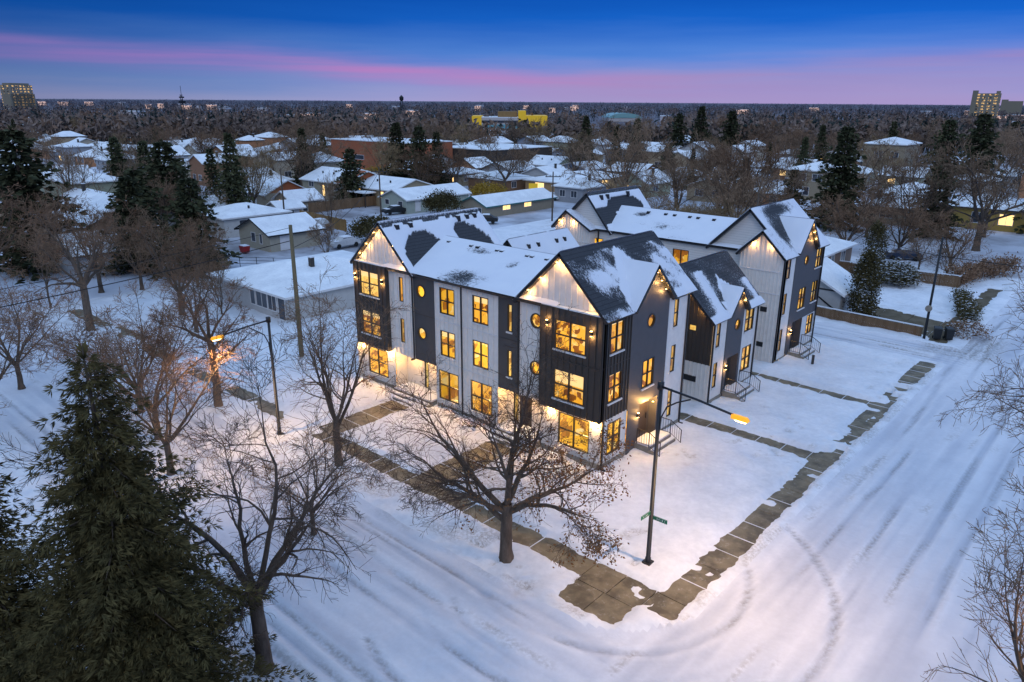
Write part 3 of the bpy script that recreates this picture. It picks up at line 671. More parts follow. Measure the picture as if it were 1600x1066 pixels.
# ---- small courtyard houses and back row ------------------------------------
def courtyard_house(ox, oy, mirror, label, full=True):
    r = empty('courtyard_house', (ox-3, oy+3.4, 0), 0, label, 'townhouse')
    sx = -1 if mirror else 1
    EB = Face((ox, oy, 0), (0, 1, 0), (sx, 0, 0)); SB = Face((ox, oy, 0), (sx, 0, 0), (0, -1, 0))
    ze = 6.3; L = 6.9
    # street side: u runs along y
    s1 = [('r', .55, 1.05, 1.2, 3.0), ('r', .55, 1.05, 4.15, 5.95)]
    wall(r, EB, 0, 2.0, 0, ze, M['white'], s1); 
    dk = [('c', 3.6, 5.15, .41)]; gt = gable_top(1.95, 4.55, 3.25, ze, 7.75)
    wall(r, EB, 2.0, 4.5, 2.9, ze, M['slate'], dk, .05, 0, 'wall_panel', .05, lambda u: max(ze, gt(u)-.05))
    wall(r, EB, 2.0, 2.45, 0, 2.9, M['slate'], [], .05); wall(r, EB, 4.2, 4.5, 0, 2.9, M['slate'], [], .05)
    I = Face((ox-.5*sx, oy, 0), (0, 1, 0), (sx, 0, 0))
    sd = ('r', 2.6, 3.05, .65, 2.7); wall(r, I, 2.45, 4.2, 0, 2.9, M['slate'], [sd]); window(r, I, sd, 0, 'one', .8, 0, 'room3', sill=False); door(r, I, 3.15, 4.05, .55, 2.72, .03)
    b = MB()
    for u in (2.45, 4.2): b.quad(I(u, 0, 0), I(u, 0, .55), I(u, 2.9, .55), I(u, 2.9, 0))
    b.quad(I(2.45, 2.9, 0), I(4.2, 2.9, 0), I(4.2, 2.9, .55), I(2.45, 2.9, .55)); b.build('porch_lining', M['slate'], r)
    s2 = [('r', 4.95, 6.4, 1.2, 3.05), ('r', 4.9, 6.3, 4.25, 6.05)]
    wall(r, EB, 4.5, L, 0, ze, M['white'], s2)
    for h_ in s1: window(r, EB, h_, 0, 'hung', 1.0, 0, 'room3')
    window(r, EB, dk[0], .05, '', 1, 0, 'room')
    for h_ in s2: window(r, EB, h_, 0, 'grid', 1.0, 0, 'room3')
    # gable end towards the front row: black siding above, white below
    gs = gable_top(-6, 0, -3, ze, 9.3)
    sw = ('r', -1.78, -1.22, 5.2, 5.62)
    wall(r, SB, -6, 0, 3.0, ze, M['brown'], [sw], .03, .3, 'gable_wall', 0, lambda u: gs(u)-.03)
    wall(r, SB, -6, 0, 0, 3.0, M['warmwall'], [], 0, .3); window(r, SB, sw, .03, 'one', .6, 0, 'room3', sill=False)
    b = MB(); SB.box(b, -2.0, -.95, 1.58, 1.98, .001, .06); b.build('vent_grille', M['black'], r)
    NB = Face((ox, oy+L, 0), (sx, 0, 0), (0, 1, 0)); wall(r, NB, -6, 0, 0, ze, M['white'], [], 0, .4, 'wall', 0, lambda u: gs(u)-.03)
    wall(r, Face((ox-6*sx, oy, 0), (0, 1, 0), (-sx, 0, 0)), 0, L, 0, ze, M['white'], [])
    xa, xb, xc = ox, ox-3*sx, ox-6*sx
    def mk(s, t, p):
        n = nz2(p, 1.0); y = p.y-oy
        v = .04+1.0*math.exp(-(((y-1.0-.8*t)/.75)**2))*(t < .82)+.9*(t < .12)+.8*math.exp(-((y-6.6)/.5)**2)*(t < .5)+.5*(n-.5)
        if 2.6 < y < 4.6 and t < .62-abs(y-3.5)*.3: v = 1.1
        return v
    white = lambda s, t, p: 1.1-.9*math.exp(-((p.y-oy-5.0)/1.2)**2-((t-.35)/.3)**2)*(.4+nz2(p))
    for x_e, mm in (((xa), mk if full else white), ((xc), white)):
        s_ = 1 if x_e > xb else -1
        for a, c, o_ in ((oy-.55, oy+1.85, .35), (oy+1.85, oy+4.65, -.12), (oy+4.65, oy+L+.35, .35)) if x_e == xa else ((oy-.55, oy+L+.35, .35),):
            roof_plane(r, (x_e+s_*o_, a, ze+.14-1.06*o_), (x_e+s_*o_, c, ze+.14-1.06*o_), (xb, c, 9.45), (xb, a, 9.45), mm)
    cross_gable(r, oy+1.95, oy+4.55, oy+3.25, 7.9, ze+.1, ox+.42*sx, ox-1.9*sx, lambda s, t, p: 1.05, lambda s, t, p: .6)
    for y in (1.0, 2.2, 4.6, 5.7): vent(r, ox-3.8*sx-.16, ox-3.8*sx+.16, oy+y, oy+y+.3, 8.62, 9.0)
    if mirror:
        for y in (1.0, 2.2, 4.6, 5.7): vent(r, ox-2.3*sx-.16, ox-2.3*sx+.16, oy+y, oy+y+.3, 8.5, 8.95)
    steps(r, EB, 2.2, 4.6, 3, .55, .05, .33, 1.0)
    rail(r, [EB(2.25, .55, .15), EB(2.25, .55, 1.0), EB(2.25, .12, 1.75)]); rail(r, [EB(4.55, .55, .15), EB(4.55, .55, 1.0), EB(4.55, .12, 1.75)])
    bar(r, EB, 'foundation', 'concrete', 0, 2.0, -.1, .38, -.1, .04); bar(r, EB, 'foundation', 'concrete', 4.62, L, -.1, .38, -.1, .04)
    downspout(r, EB, .06, .2, 6.2); downspout(r, EB, L-.06, .2, 6.2)
    if full:
        soffit_lights(r, SB, [(-1.9, 8.0), (-.8, 6.95)], .3, 30); soffit_lights(r, EB, [(3.35, 7.5), (3.9, 6.9)], .26, 20)
        sconce(r, EB, 2.25, 2.3, .05, 12)
    settle(r); return r
courtyard_house(0, 12.6, False, 'small two-storey house with dark bare roof between the two long townhouse rows')
courtyard_house(-20.8, 12.3, True, 'small courtyard house showing only its snowy roof behind the twin-gabled front row', False)
TC = empty('townhouse_row', (-11, 27.5, 0), 0, 'three-storey back townhouse row with white lap siding facing the courtyard', 'townhouse'); r = TC
YC = 24.2; YN = 31.6
FC = Face((0, YC, 0), (1, 0, 0), (0, -1, 0)); FS = Face((0, 23.4, 0), (1, 0, 0), (0, -1, 0)); EC = Face((0, 0, 0), (0, 1, 0), (1, 0, 0))
cw = [('r', -9.95, -8.45, 6.55, 8.1), ('r', -18.55, -17.2, 6.5, 8.0), ('r', -14.2, -12.7, 6.55, 8.1)]
gl, gr = gable_top(-22.1, -16.4, -19.0, 8.85, 11.85), gable_top(-6.5, 0, -3.3, 8.85, 11.95)
wall(r, FC, -22.1, 0, 0, 8.85, M['hsiding'], cw, 0)
for h_ in cw: window(r, FC, h_, 0, 'vert', 1.2, 0, 'room')
wall(r, FC, -22.1, -16.4, 8.85, 8.851, M['hsiding'], [], -.005, 0, 'gable_wall', 0, gl); wall(r, FC, -6.5, 0, 8.85, 8.851, M['hsiding'], [], -.005, 0, 'gable_wall', 0, gr)
for a, c, ap, za in ((-3.5, 0, -1.75, 10.6), (-22.1, -18.1, -20.7, 10.3)):
    g_ = gable_top(a, c, ap, 8.9, za)
    wall(r, FS, a, c, 0, 8.9, M['white'], [], 0, .28, 'gable_wall', 0, g_)
    for u in (a, c): wall(r, Face((u, 23.4, 0), (0, 1, 0), (-1 if u == a else 1, 0, 0)), 0, .8, 0, 8.9, M['white'], [], 0)
    bar(r, FS, 'belt_trim', 'white2', a+.02, c-.02, 7.58, 7.66, .001, .07); bar(r, FS, 'belt_trim', 'white2', a+.02, c-.02, 5.85, 5.93, .001, .065)
    soffit_lights(r, FS, [(ap-.75, za-.85), (ap+.75, za-.85)], .26, 30)
    n_ = .4
    kl, kr = (za-8.9)/(ap-a), (za-8.9)/(c-ap)
    roof_plane(r, (a-.3, 23.0, 8.9-kl*.3+.1), (a-.3, YC+.3, 8.9-kl*.3+.1), (ap, YC+.3, za+.1), (ap, 23.0, za+.1), lambda s, t, p: 1)
    roof_plane(r, (c+.3, 23.0, 8.9-kr*.3+.1), (c+.3, YC+.3, 8.9-kr*.3+.1), (ap, YC+.3, za+.1), (ap, 23.0, za+.1), lambda s, t, p: .7)
for z0, z1 in ((4.38, 4.76), (1.5, 1.88)): bar(r, FS, 'vent_grille', 'black', -1.42, -.88, z0, z1, .001, .06)
ws = [('r', 24.25, 24.76, 1.08, 2.88), ('r', 24.25, 24.76, 4.12, 5.8), ('r', 24.22, 24.82, 7.0, 8.66)]
wall(r, EC, 23.4, 25.75, 0, 9.0, M['white'], ws)
for h_ in ws: window(r, EC, h_, 0, 'hung', .8, 0, 'room3')
dk = [('c', 27.95, 7.95, .40), ('r', 30.0, 31.28, 6.98, 8.66), ('r', 27.2, 28.6, 3.92, 5.7), ('r', 29.95, 31.2, 4.03, 5.82)]
g_ = gable_top(25.7, 29.4, 27.5, 9.0, 11.1)
wall(r, EC, 25.75, YN, 3.0, 9.0, M['slate'], dk, .05, 0, 'wall_panel', .05, lambda u: max(9.0, g_(u)-.05) if u < 29.4 else 9.0)
for h_ in dk: window(r, EC, h_, .05, 'grid', .9, 0, 'room3' if h_[0] == 'r' else 'room')
wall(r, EC, 25.75, 26.6, 0, 3.0, M['slate'], [], .05)
gw = ('r', 29.85, 31.2, 1.2, 2.9); wall(r, EC, 28.7, YN, 0, 3.0, M['white2'], [gw], .02); window(r, EC, gw, .02, 'grid', .9, 0, 'room3')
IC = Face((-.5, 0, 0), (0, 1, 0), (1, 0, 0)); sd = ('r', 26.8, 27.3, .65, 2.75)
wall(r, IC, 26.6, 28.7, 0, 3.0, M['slate'], [sd]); window(r, IC, sd, 0, 'one', .8, 0, 'room3', sill=False); door(r, IC, 27.45, 28.4, .55, 2.75, .03)
b = MB()
for u in (26.6, 28.7): b.quad(IC(u, 0, 0), IC(u, 0, .55), IC(u, 3, .55), IC(u, 3, 0))
b.quad(IC(26.6, 3, 0), IC(28.7, 3, 0), IC(28.7, 3, .52), IC(26.6, 3, .52)); b.build('porch_lining', M['slate'], r)
steps(r, EC, 26.4, 28.9, 3, .55, .05, .33, 1.0)
rail(r, [(.15, 26.45, .55), (1.0, 26.45, .55), (1.75, 26.45, .12)]); rail(r, [(.15, 28.85, .55), (1.0, 28.85, .55), (1.75, 28.85, .12)])
sconce(r, EC, 26.3, 2.3, .05, 12); soffit_lights(r, EC, [(27.65, 10.75), (28.2, 10.2), (28.75, 9.6)], .26, 22)
wall(r, Face((0, YN, 0), (1, 0, 0), (0, 1, 0)), -22.1, 0, 0, 8.85, M['white'], []); wall(r, Face((-22.1, 23.4, 0), (0, 1, 0), (-1, 0, 0)), 0, YN-23.4, 0, 8.85, M['white'], [])
for a, c, gg in ((-22.1, -16.4, gl), (-6.5, 0, gr)): wall(r, Face((0, YN, 0), (1, 0, 0), (0, 1, 0)), a, c, 8.85, 8.851, M['white'], [], -.01, 0, 'gable_wall', 0, gg)
bar(r, EC, 'foundation', 'concrete', 23.4, 25.9, -.1, .38, -.1, .04); bar(r, EC, 'foundation', 'concrete', 28.9, YN, -.1, .38, -.1, .06)
downspout(r, EC, 23.46, .2, 8.9); downspout(r, EC, 31.5, .2, 8.9, .05); downspout(r, FC, -17.7, .2, 8.8)
def mCL(s, t, p):
    y = p.y-YC
    return 1.1-1.3*(ell(y, t, 4.2, .55, 2.9, .30, 0) < 1)*(not (t < .5 and 2.2 < y < 6))-1.2*(y < 2.0 and t < .62)*(ell(y, t, .2, .0, 1.9, .62) > .15)-1.0*(t > .93)
def mCR(s, t, p):
    n = nz2(p, 1.1); y = p.y-YC
    v = .95-1.25*math.exp(-(((y-1.6-.5*t)/1.3)**2+((t-.5)/.36)**2))*(.5+n)-1.1*math.exp(-(((y-4.0)/2.4)**2+((t-.88)/.12)**2))*(.5+n)
    return v
gable_roof(r, -22.1, -16.4, -19.0, YC-.4, YN+.7, 8.97, 12.0, lambda s, t, p: 1, mCL, .3)
gable_roof(r, -6.5, 0, -3.3, YC-.4, YN+.7, 8.97, 12.12, lambda s, t, p: 1, mCR, .3, (25.6, 29.5))
def mCC(s, t, p):
    n = nz2(p, 1.3)
    d = math.exp(-(((p.x+15.0)/1.2)**2+((t-.75)/.15)**2))+.75*math.exp(-(((p.x+12.2)/2.8)**2+((t-.4)/.2)**2))+.6*math.exp(-(((p.x+9.4)/2.2)**2+((t-.05)/.1)**2))
    return 1.15-1.0*d*(.3+1.0*n)
ym = (YC+YN)/2
roof_plane(r, (-18.8, YC-.38, 8.87), (-3.5, YC-.38, 8.87), (-3.5, 28.0, 10.55), (-18.8, 28.0, 10.55), mCC); roof_plane(r, (-18.8, YN+.4, 8.87), (-3.5, YN+.4, 8.87), (-3.5, 28.0, 10.55), (-18.8, 28.0, 10.55), lambda s, t, p: 1)
cross_gable(r, 25.7, 29.4, 27.5, 11.25, 9.12, .42, -2.6, lambda s, t, p: 1.05, lambda s, t, p: .9)
for x in (-14.6, -12.8, -11.9, -10.4, -9.6, -8.1): vent(r, x, x+.32, 27.1, 27.45, 10.25, 10.5)
for y in (25.2, 26.2, 29.6): vent(r, -18.6, -18.25, y, y+.34, 11.35, 11.78)
settle(TC)
# ------------------------------------------------------------------ trees
def rdir(d, ang, az):
    d = d.normalized(); a = d.orthogonal().normalized(); b_ = d.cross(a)
    return (d*math.cos(ang)+(a*math.cos(az)+b_*math.sin(az))*math.sin(ang)).normalized()
def branch_pts(rg, p, d, L, n, wob, droop, up=0):
    P = [p.copy()]; d = d.normalized()
    for i in range(n):
        d = (d+Vector((rg.gauss(0, wob), rg.gauss(0, wob), rg.gauss(0, wob)-droop*(i+1)/n+up*(1-i/n)))).normalized()
        P.append(P[-1]+d*(L/n))
    return P
class Bare:
    """trunk mesh (trunk and limbs) + crown mesh (branchlets and twigs)"""
    def __init__(s, seed, h, r, fork=.3, limbs=None, nl=6, spread=(.35, .95), n2=7, n3=6, n4=4, tw=.012, droop=.22, flat=False, l2=.42, l3=.5, l4=.55, leaves=0, leafbox=None, lean=(0, 0), wob=.10, lean_r=None):
        rg = random.Random(seed); s.W = MB(); s.T = MB(); s.L = MB(); s.tw = tw; s.flat = flat
        s.rg = rg; s.n3, s.n4, s.l3, s.l4, s.droop = n3, n4, l3, l4, droop
        top = Vector((lean[0], lean[1], h*fork))
        tr = [Vector((0, 0, -.15)), Vector((0, 0, .12))]; nt = 6
        for i in range(1, nt+1):
            t = i/nt; tr.append(Vector((lean[0]*t*t+rg.gauss(0, .03)*h*.05, lean[1]*t*t+rg.gauss(0, .03)*h*.05, h*fork*t)))
        s.W.tube(tr, [r*1.45, r*1.15]+[r*(1-.22*i/nt) for i in range(1, nt+1)], 9)
        top = tr[-1]; base_d = (tr[-1]-tr[-3]).normalized()
        if limbs is None:
            limbs = []
            a0 = rg.random()*6.28
            for k in range(nl):
                limbs.append((rg.uniform(*spread), a0+k*6.283/nl+rg.uniform(-.4, .4), h*(1-fork)*rg.uniform(.85, 1.1), 1 if k < 2 else rg.uniform(.75, 1)))
        for ang, az, L, tt in limbs:
            i = min(len(tr)-1, max(2, int(2+(len(tr)-3)*tt+.5))); p = tr[i]
            d = Vector((math.sin(ang)*math.cos(az), math.sin(ang)*math.sin(az), math.cos(ang)))
            lr = r*rg.uniform(.36, .54)
            P = branch_pts(rg, p, d, L, 9, wob, droop*.35*(.4+ang), .10)
            rad = [max(tw*1.6, lr*(1-j/9.0)**.9) for j in range(10)]
            s.W.tube(P, rad, 7)
            for k in range(n2):
                t = .22+.78*(k+rg.random())/n2; s.sub(P, rad, t, L*l2*(1.15-.55*t), 2)
            s.sub(P, rad, .98, L*l2*.5, 2)
            s.sub(P, rad, .9, L*l2*.5, 2)
        if leaves:
            for k in range(leaves):
                c = rg.choice(s.tips)
                if leafbox and not leafbox(c): continue
                c = c+Vector((rg.gauss(0, .10), rg.gauss(0, .10), rg.gauss(-.06, .10))); sz = rg.uniform(.045, .085)
                u = Vector((rg.gauss(0, 1), rg.gauss(0, 1), rg.gauss(0, 1))).normalized(); v = u.orthogonal().normalized()
                s.L.quad(tuple(c-u*sz), tuple(c+v*sz*.5), tuple(c+u*sz), tuple(c-v*sz*.5))
    tips = None
    def sub(s, P, rad, t, L, lev):
        rg = s.rg
        if s.tips is None: s.tips = []
        f = t*(len(P)-1); i = min(len(P)-2, int(f)); p = P[i].lerp(P[i+1], f-i); d = P[i+1]-P[i]
        r0 = max(s.tw, (rad[i]*(1-(f-i))+rad[i+1]*(f-i))*(.62 if lev == 2 else .6))
        dd = rdir(d, rg.uniform(.45, 1.05), rg.uniform(0, 6.283))
        n = 6 if lev == 2 else 4 if lev == 3 else 3
        Q = branch_pts(rg, p, dd, L*rg.uniform(.75, 1.2), n, .17, s.droop*(.55 if lev < 4 else .3), .06)
        if lev >= 3: s.tips += Q[-2:]
        rr = [max(s.tw*.75, r0*(1-.85*j/n)) for j in range(n+1)]
        if s.flat and lev >= 3: s.ribbon(Q, rr)
        else: (s.W if lev == 2 and not s.flat else s.T).tube(Q, rr, 5 if lev == 2 else 3)
        m = {2: s.n3, 3: s.n4}.get(lev, 0)
        for k in range(m):
            tt = .18+.82*(k+rg.random())/m
            s.sub(Q, rr, min(tt, .99), L*(s.l3 if lev == 2 else s.l4)*(1.2-.5*tt), lev+1)
    def ribbon(s, Q, rr):
        a = s.rg.uniform(0, 6.28); w = Vector((math.cos(a), math.sin(a), s.rg.uniform(-.5, .5))).normalized()
        for j in range(len(Q)-1):
            s.T.quad(tuple(Q[j]-w*rr[j]), tuple(Q[j]+w*rr[j]), tuple(Q[j+1]+w*rr[j+1]), tuple(Q[j+1]-w*rr[j+1]))
    def place(s, name, loc, rz, label, cat='tree', group=None, wood='bark', twig='twig'):
        t = empty(name, loc, rz, label, cat, group)
        s.W.build('trunk', M[wood], t, True); s.T.build('crown', M[twig], t)
        if s.L.v: s.L.build('dead_leaves', M['deadleaf'], t)
        return t
class Conifer:
    def __init__(s, seed, h, R0, gap=.42, nb=7, clump=.30, per=.26, blades=4, pw=.85, base=.05, droop=.35, r=.16, ragged=.25, needle_w=.16, snowy=0):
        rg = random.Random(seed); s.W = MB(); s.T = MB(); s.S = MB()
        s.W.tube([(0, 0, -.2), (0, 0, h*.5), (0, 0, h)], [r*1.2, r*.7, .02], 7)
        z = h*base
        while z < h*.985:
            f = 1-z/h; L0 = R0*f**pw*(1 if f < .93 else .85)+.10
            k0 = rg.random()*6.28; n = max(4, int(nb*(.6+.5*f)))
            for k in range(n):
                az = k0+k*6.283/n+rg.uniform(-.25, .25); L = L0*rg.uniform(1-ragged*1.6, 1+ragged); zz = z+rg.uniform(-.2, .2)*gap
                d = Vector((math.cos(az), math.sin(az), 0)); side = Vector((-math.sin(az), math.cos(az), 0))
                rise = .30*(1-f)+.02
                pos = lambda t: Vector((0, 0, zz))+d*(L*t)+Vector((0, 0, L*(rise*t-droop*t*t+.16*max(0, t-.7)*t*2)))
                if L > .8: s.W.tube([pos(0), pos(.3), pos(.6)], [.026*L**.5, .016*L**.5, .004], 3)
                m = max(2, int(L/per))
                for j in range(m):
                    t = (j+.6)/m
                    if t < .12: continue
                    c = pos(t); wd = min(.9, .34*L*(1.05-t)+.12)
                    for sg in (-1, 1):
                        q = max(1, int(wd/(clump*.55)))
                        for e in range(q):
                            o = c+side*(sg*wd*(e+.4)/q)+d*(-.12*wd*(e+.4)/q+rg.gauss(0, .04))+Vector((0, 0, -.10*wd*(e+.4)/q+rg.gauss(0, .03)))
                            for b_ in range(blades):
                                u = (side*sg*rg.uniform(.1, 1)+d*rg.uniform(.1, 1.0)+Vector((0, 0, rg.uniform(-.75, .25)))).normalized()
                                v = u.cross(Vector((rg.gauss(0, 1), rg.gauss(0, 1), rg.gauss(0, 1)))).normalized()
                                l_ = clump*rg.uniform(.6, 1.2); w_ = l_*needle_w*rg.uniform(.7, 1.3)
                                s.T.quad(tuple(o), tuple(o+u*l_*.5+v*w_), tuple(o+u*l_), tuple(o+u*l_*.5-v*w_))
                    if snowy and rg.random() < snowy and t > .35:
                        o = c+Vector((0, 0, .06)); s.S.quad(*[tuple(o+d*a*.16+side*e*.13+Vector((0, 0, rg.uniform(-.03, .03)))) for a, e in ((-1, -1), (1, -1), (1, 1), (-1, 1))])
            z += gap*rg.uniform(.8, 1.2)*(.55+.5*f)
        for b_ in range(14):
            a = rg.random()*6.28; u = Vector((math.cos(a)*.5, math.sin(a)*.5, 1)).normalized(); v = u.orthogonal().normalized(); o = Vector((0, 0, h-.5+rg.random()*.4))
            s.T.quad(tuple(o), tuple(o+u*.18+v*.04), tuple(o+u*.36), tuple(o+u*.18-v*.04))
    def place(s, name, loc, rz, label, mat='needle', group=None):
        t = empty(name, loc, rz, label, 'tree', group)
        s.W.build('trunk', M['bark'], t); s.T.build('crown', M[mat], t)
        if s.S.v: tag(s.S.build('snow_cap', M['clumpsnow'], t), kind='stuff')
        return t
def leafy(name, loc, seed, shape, n, lsz, mat, label, cat='shrub', stems=6, snowy=0, group=None, flat=.5):
    """shrub of leaf-sized blades filling the volume given by shape(u, v, w) -> offset"""
    rg = random.Random(seed); t = empty(name, loc, rg.random()*6, label, cat, group); b = MB(); s_ = MB(); w = MB()
    lumps = [(rg.random(), rg.random()*6.28, rg.random()) for _ in range(max(6, n//22))]
    for i in range(n):
        a, b_, c = lumps[rg.randrange(len(lumps))]
        p = Vector(shape(a, b_, c))+Vector((rg.gauss(0, lsz*1.3), rg.gauss(0, lsz*1.3), rg.gauss(0, lsz*1.3)))
        if p.z < .05: p.z = .05+rg.random()*.1
        u = Vector((rg.gauss(0, 1), rg.gauss(0, 1), rg.gauss(.6, flat))).normalized(); v = u.cross(Vector((rg.gauss(0, 1), rg.gauss(0, 1), rg.gauss(0, 1)))).normalized()
        l_ = lsz*rg.uniform(.6, 1.3); b.quad(tuple(p), tuple(p+u*l_*.5+v*l_*.28), tuple(p+u*l_), tuple(p+u*l_*.5-v*l_*.28))
        if snowy and rg.random() < snowy: s_.quad(tuple(p+Vector((-lsz*.5, -lsz*.3, l_*.6))), tuple(p+Vector((lsz*.5, -lsz*.4, l_*.55))), tuple(p+Vector((lsz*.4, lsz*.5, l_*.6))), tuple(p+Vector((-lsz*.5, lsz*.4, l_*.65))))
    for k in range(stems):
        q = Vector(shape(rg.random(), rg.random()*6.28, rg.random())); w.tube([(0, 0, -.1), tuple(q*.5), tuple(q)], [.05, .03, .01], 4)
    w.build('stem', M['bark'], t); b.build('foliage', M[mat], t)
    if s_.v: tag(s_.build('snow_cap', M['clumpsnow'], t), kind='stuff')
    return t
globe = lambda rx, rz: (lambda a, b_, c: ((.35+.65*a**.4)*rx*math.cos(b_)*math.sin(math.acos(1-1.5*c)), (.35+.65*a**.4)*rx*math.sin(b_)*math.sin(math.acos(1-1.5*c)), rz*.55+rz*.5*(.35+.65*a**.4)*(1-1.5*c)))
column = lambda rx, h_: (lambda a, b_, c: (rx*(.5+.5*a)*math.cos(b_)*min(1, 2.2*(1-c)**.7+.05), rx*(.5+.5*a)*math.sin(b_)*min(1, 2.2*(1-c)**.7+.05), h_*c))
hedgeb = lambda lx, ly, h_: (lambda a, b_, c: (lx*(a-.5), ly*(b_/6.283-.5), h_*(.25+.75*c)))
# street trees around the corner (each its own growth)
corner_tree = Bare(5, 10.2, .30, .28, limbs=[(.10, 2.6, 7.4, 1.0), (.55, 5.9, 5.6, .95), (1.05, 3.5, 7.0, .70), (1.22, 3.1, 6.2, .52), (.95, 4.4, 5.0, .8), (1.15, .35, 5.6, .75), (1.05, 1.0, 5.4, .85), (.8, 1.9, 5.2, .9), (.5, .9, 5.5, .95)],
    n2=11, n3=8, n4=5, tw=.0085, droop=.25, l2=.44, leaves=8500, leafbox=lambda c: c.x > .8 and c.z < 6.6, wob=.13)
corner_tree.place('street_tree', (1.8, -9.9, .1), 0, 'bare tree with brown dead leaves on its right boughs in front of the corner townhouse', wood='bark', twig='twignear')
left_tree = Bare(8, 10.5, .30, .28, limbs=[(.36, .75, 9.0, 1.0), (.50, 3.6, 8.0, 1.0), (1.2, 3.9, 6.0, .95), (.8, 2.6, 6.0, 1.0), (.72, 1.5, 6.4, 1.0), (.9, 5.4, 4.4, .9), (.85, .6, 5.0, .95)], n2=10, n3=8, n4=5, tw=.0085, droop=.26, l2=.42, wob=.13)
left_tree.place('street_tree', (-.3, -20.9, .1), 0, 'bare forked tree on the near roadside right of the big spruce', twig='twignear')
Bare(21, 9.6, .24, .30, nl=7, spread=(.2, .75), n2=8, n3=6, n4=4, tw=.011, droop=.18).place('street_tree', (-11, -9.9, .1), .6, 'bare tree on the front verge between the big lit tree and the left street lamp')
lt = Bare(24, 9.0, .27, .52, limbs=[(.7, 1.2, 3.6, .8), (.9, 4.3, 3.5, .9), (.4, 3.2, 4.0, 1), (.35, .2, 4.2, 1), (1.1, .6, 3.6, .55), (.8, 5.4, 3.5, 1)], n2=7, n3=6, n4=4, tw=.012, droop=.2)
lt.place('street_tree', (-24.2, -10.2, .1), 0, 'bare tree with its fork glowing orange beside the left street lamp', wood='bark2', twig='twigred')
reddish = Bare(27, 8.2, .20, .22, nl=8, spread=(.3, 1.0), n2=8, n3=7, n4=4, tw=.013, droop=.26)
r0 = reddish.place('street_tree', (-17.5, -16.5, .1), 0, 'reddish twiggy tree behind the tip of the big spruce', twig='twigred')
def again(proto, loc, rz, label, sc=1, group=None, zs=None):
    c = copy_tree(proto); c.location = loc; c.rotation_euler = (0, 0, rz); c.scale = (sc, sc, zs or sc); c['label'] = label
    if group: c['group'] = group
    return c
again(r0, (-22.5, -15.0, .1), 2.1, 'low reddish tree between the lamp-lit tree and the big spruce', 1.05)
again(r0, (-27.5, -14.0, .1), 4.0, 'reddish tangled tree left of the lamp-lit tree', .95)
again(r0, (-6.5, -14.6, .1), 5.0, 'small bare tree on the road edge behind the forked roadside tree', .62)
big_left = Bare(31, 10.4, .36, .46, nl=8, spread=(.3, 1.1), n2=8, n3=6, n4=4, tw=.015, droop=.25)
bl = big_left.place('elm_tree', (-49, -9.4, .1), 0, 'tall bare elm with a long straight trunk at the left edge of the street', wood='bark2', twig='twigred')
bl2 = Bare(33, 8.8, .30, .25, nl=7, spread=(.3, 1.0), n2=8, n3=6, n4=4, tw=.015, droop=.28).place('elm_tree', (-48, -1.5, .1), 1, 'spreading bare elm with crooked trunk left of the white bungalow', wood='bark2', twig='twigred')
again(bl2, (-41, -3.5, .1), 3.3, 'dense brown tree in front of the white bungalow', .72)
again(bl, (-60.5, -15.5, .1), 2.2, 'bare elm beside the footpath at the far left', .95)
again(bl2, (-66, -18, 0), 5, 'bare elm on the far left edge of the photo', .95)
again(r0, (-38, -18, .1), 1.1, 'thin bare tree left of the big spruce tip', 1.0)
again(r0, (-30, -22, .1), 2.9, 'bare tree standing in the snow left of the big spruce', 1.0)
Bare(36, 7.2, .11, .38, nl=6, spread=(.2, .6), n2=6, n3=5, n4=3, tw=.014, droop=.05).place('young_tree', (-59.6, -9.3, .1), 0, 'thin young tree beside the footpath at the far left', twig='twig')
Bare(37, 5.4, .10, .12, nl=7, spread=(.2, .8), n2=6, n3=6, n4=4, tw=.016, droop=.0).place('lilac_bush', (-45.5, 1.2, .1), 0, 'bare pale lilac bush against the left end of the white bungalow', twig='twig')
Bare(38, 4.6, .10, .1, nl=8, spread=(.2, .9), n2=6, n3=6, n4=4, tw=.016, droop=.0).place('small_tree', (-60.4, 23.6, .1), 0, 'small bare tree left of the black bay of the front row', twig='twig')
# boughs reaching in from trees just outside the right side
rt_ = Bare(41, 14.5, .34, .36, limbs=[(.80, 3.87, 10.5, 1.0), (1.0, 3.6, 9.5, .95), (.62, 4.2, 9.0, 1.0), (1.15, 4.0, 8.5, .85), (.3, 1, 7, 1.0), (.6, .5, 6, 1.0), (.7, 5.5, 6, .9)], n2=11, n3=7, n4=4, tw=.010, droop=.12, l2=.36)
rt1 = rt_.place('street_tree', (23.1, 4.6, .1), 0, 'bare tree reaching in from the right edge across the side street')
Bare(43, 9.6, .24, .30, nl=10, spread=(.2, .95), n2=10, n3=7, n4=4, tw=.009, droop=.0, l2=.36, lean=(-1.4, -1.2)).place('street_tree', (23.4, -8.6, .1), 0, 'bare upright tree at the lower right corner of the photo')
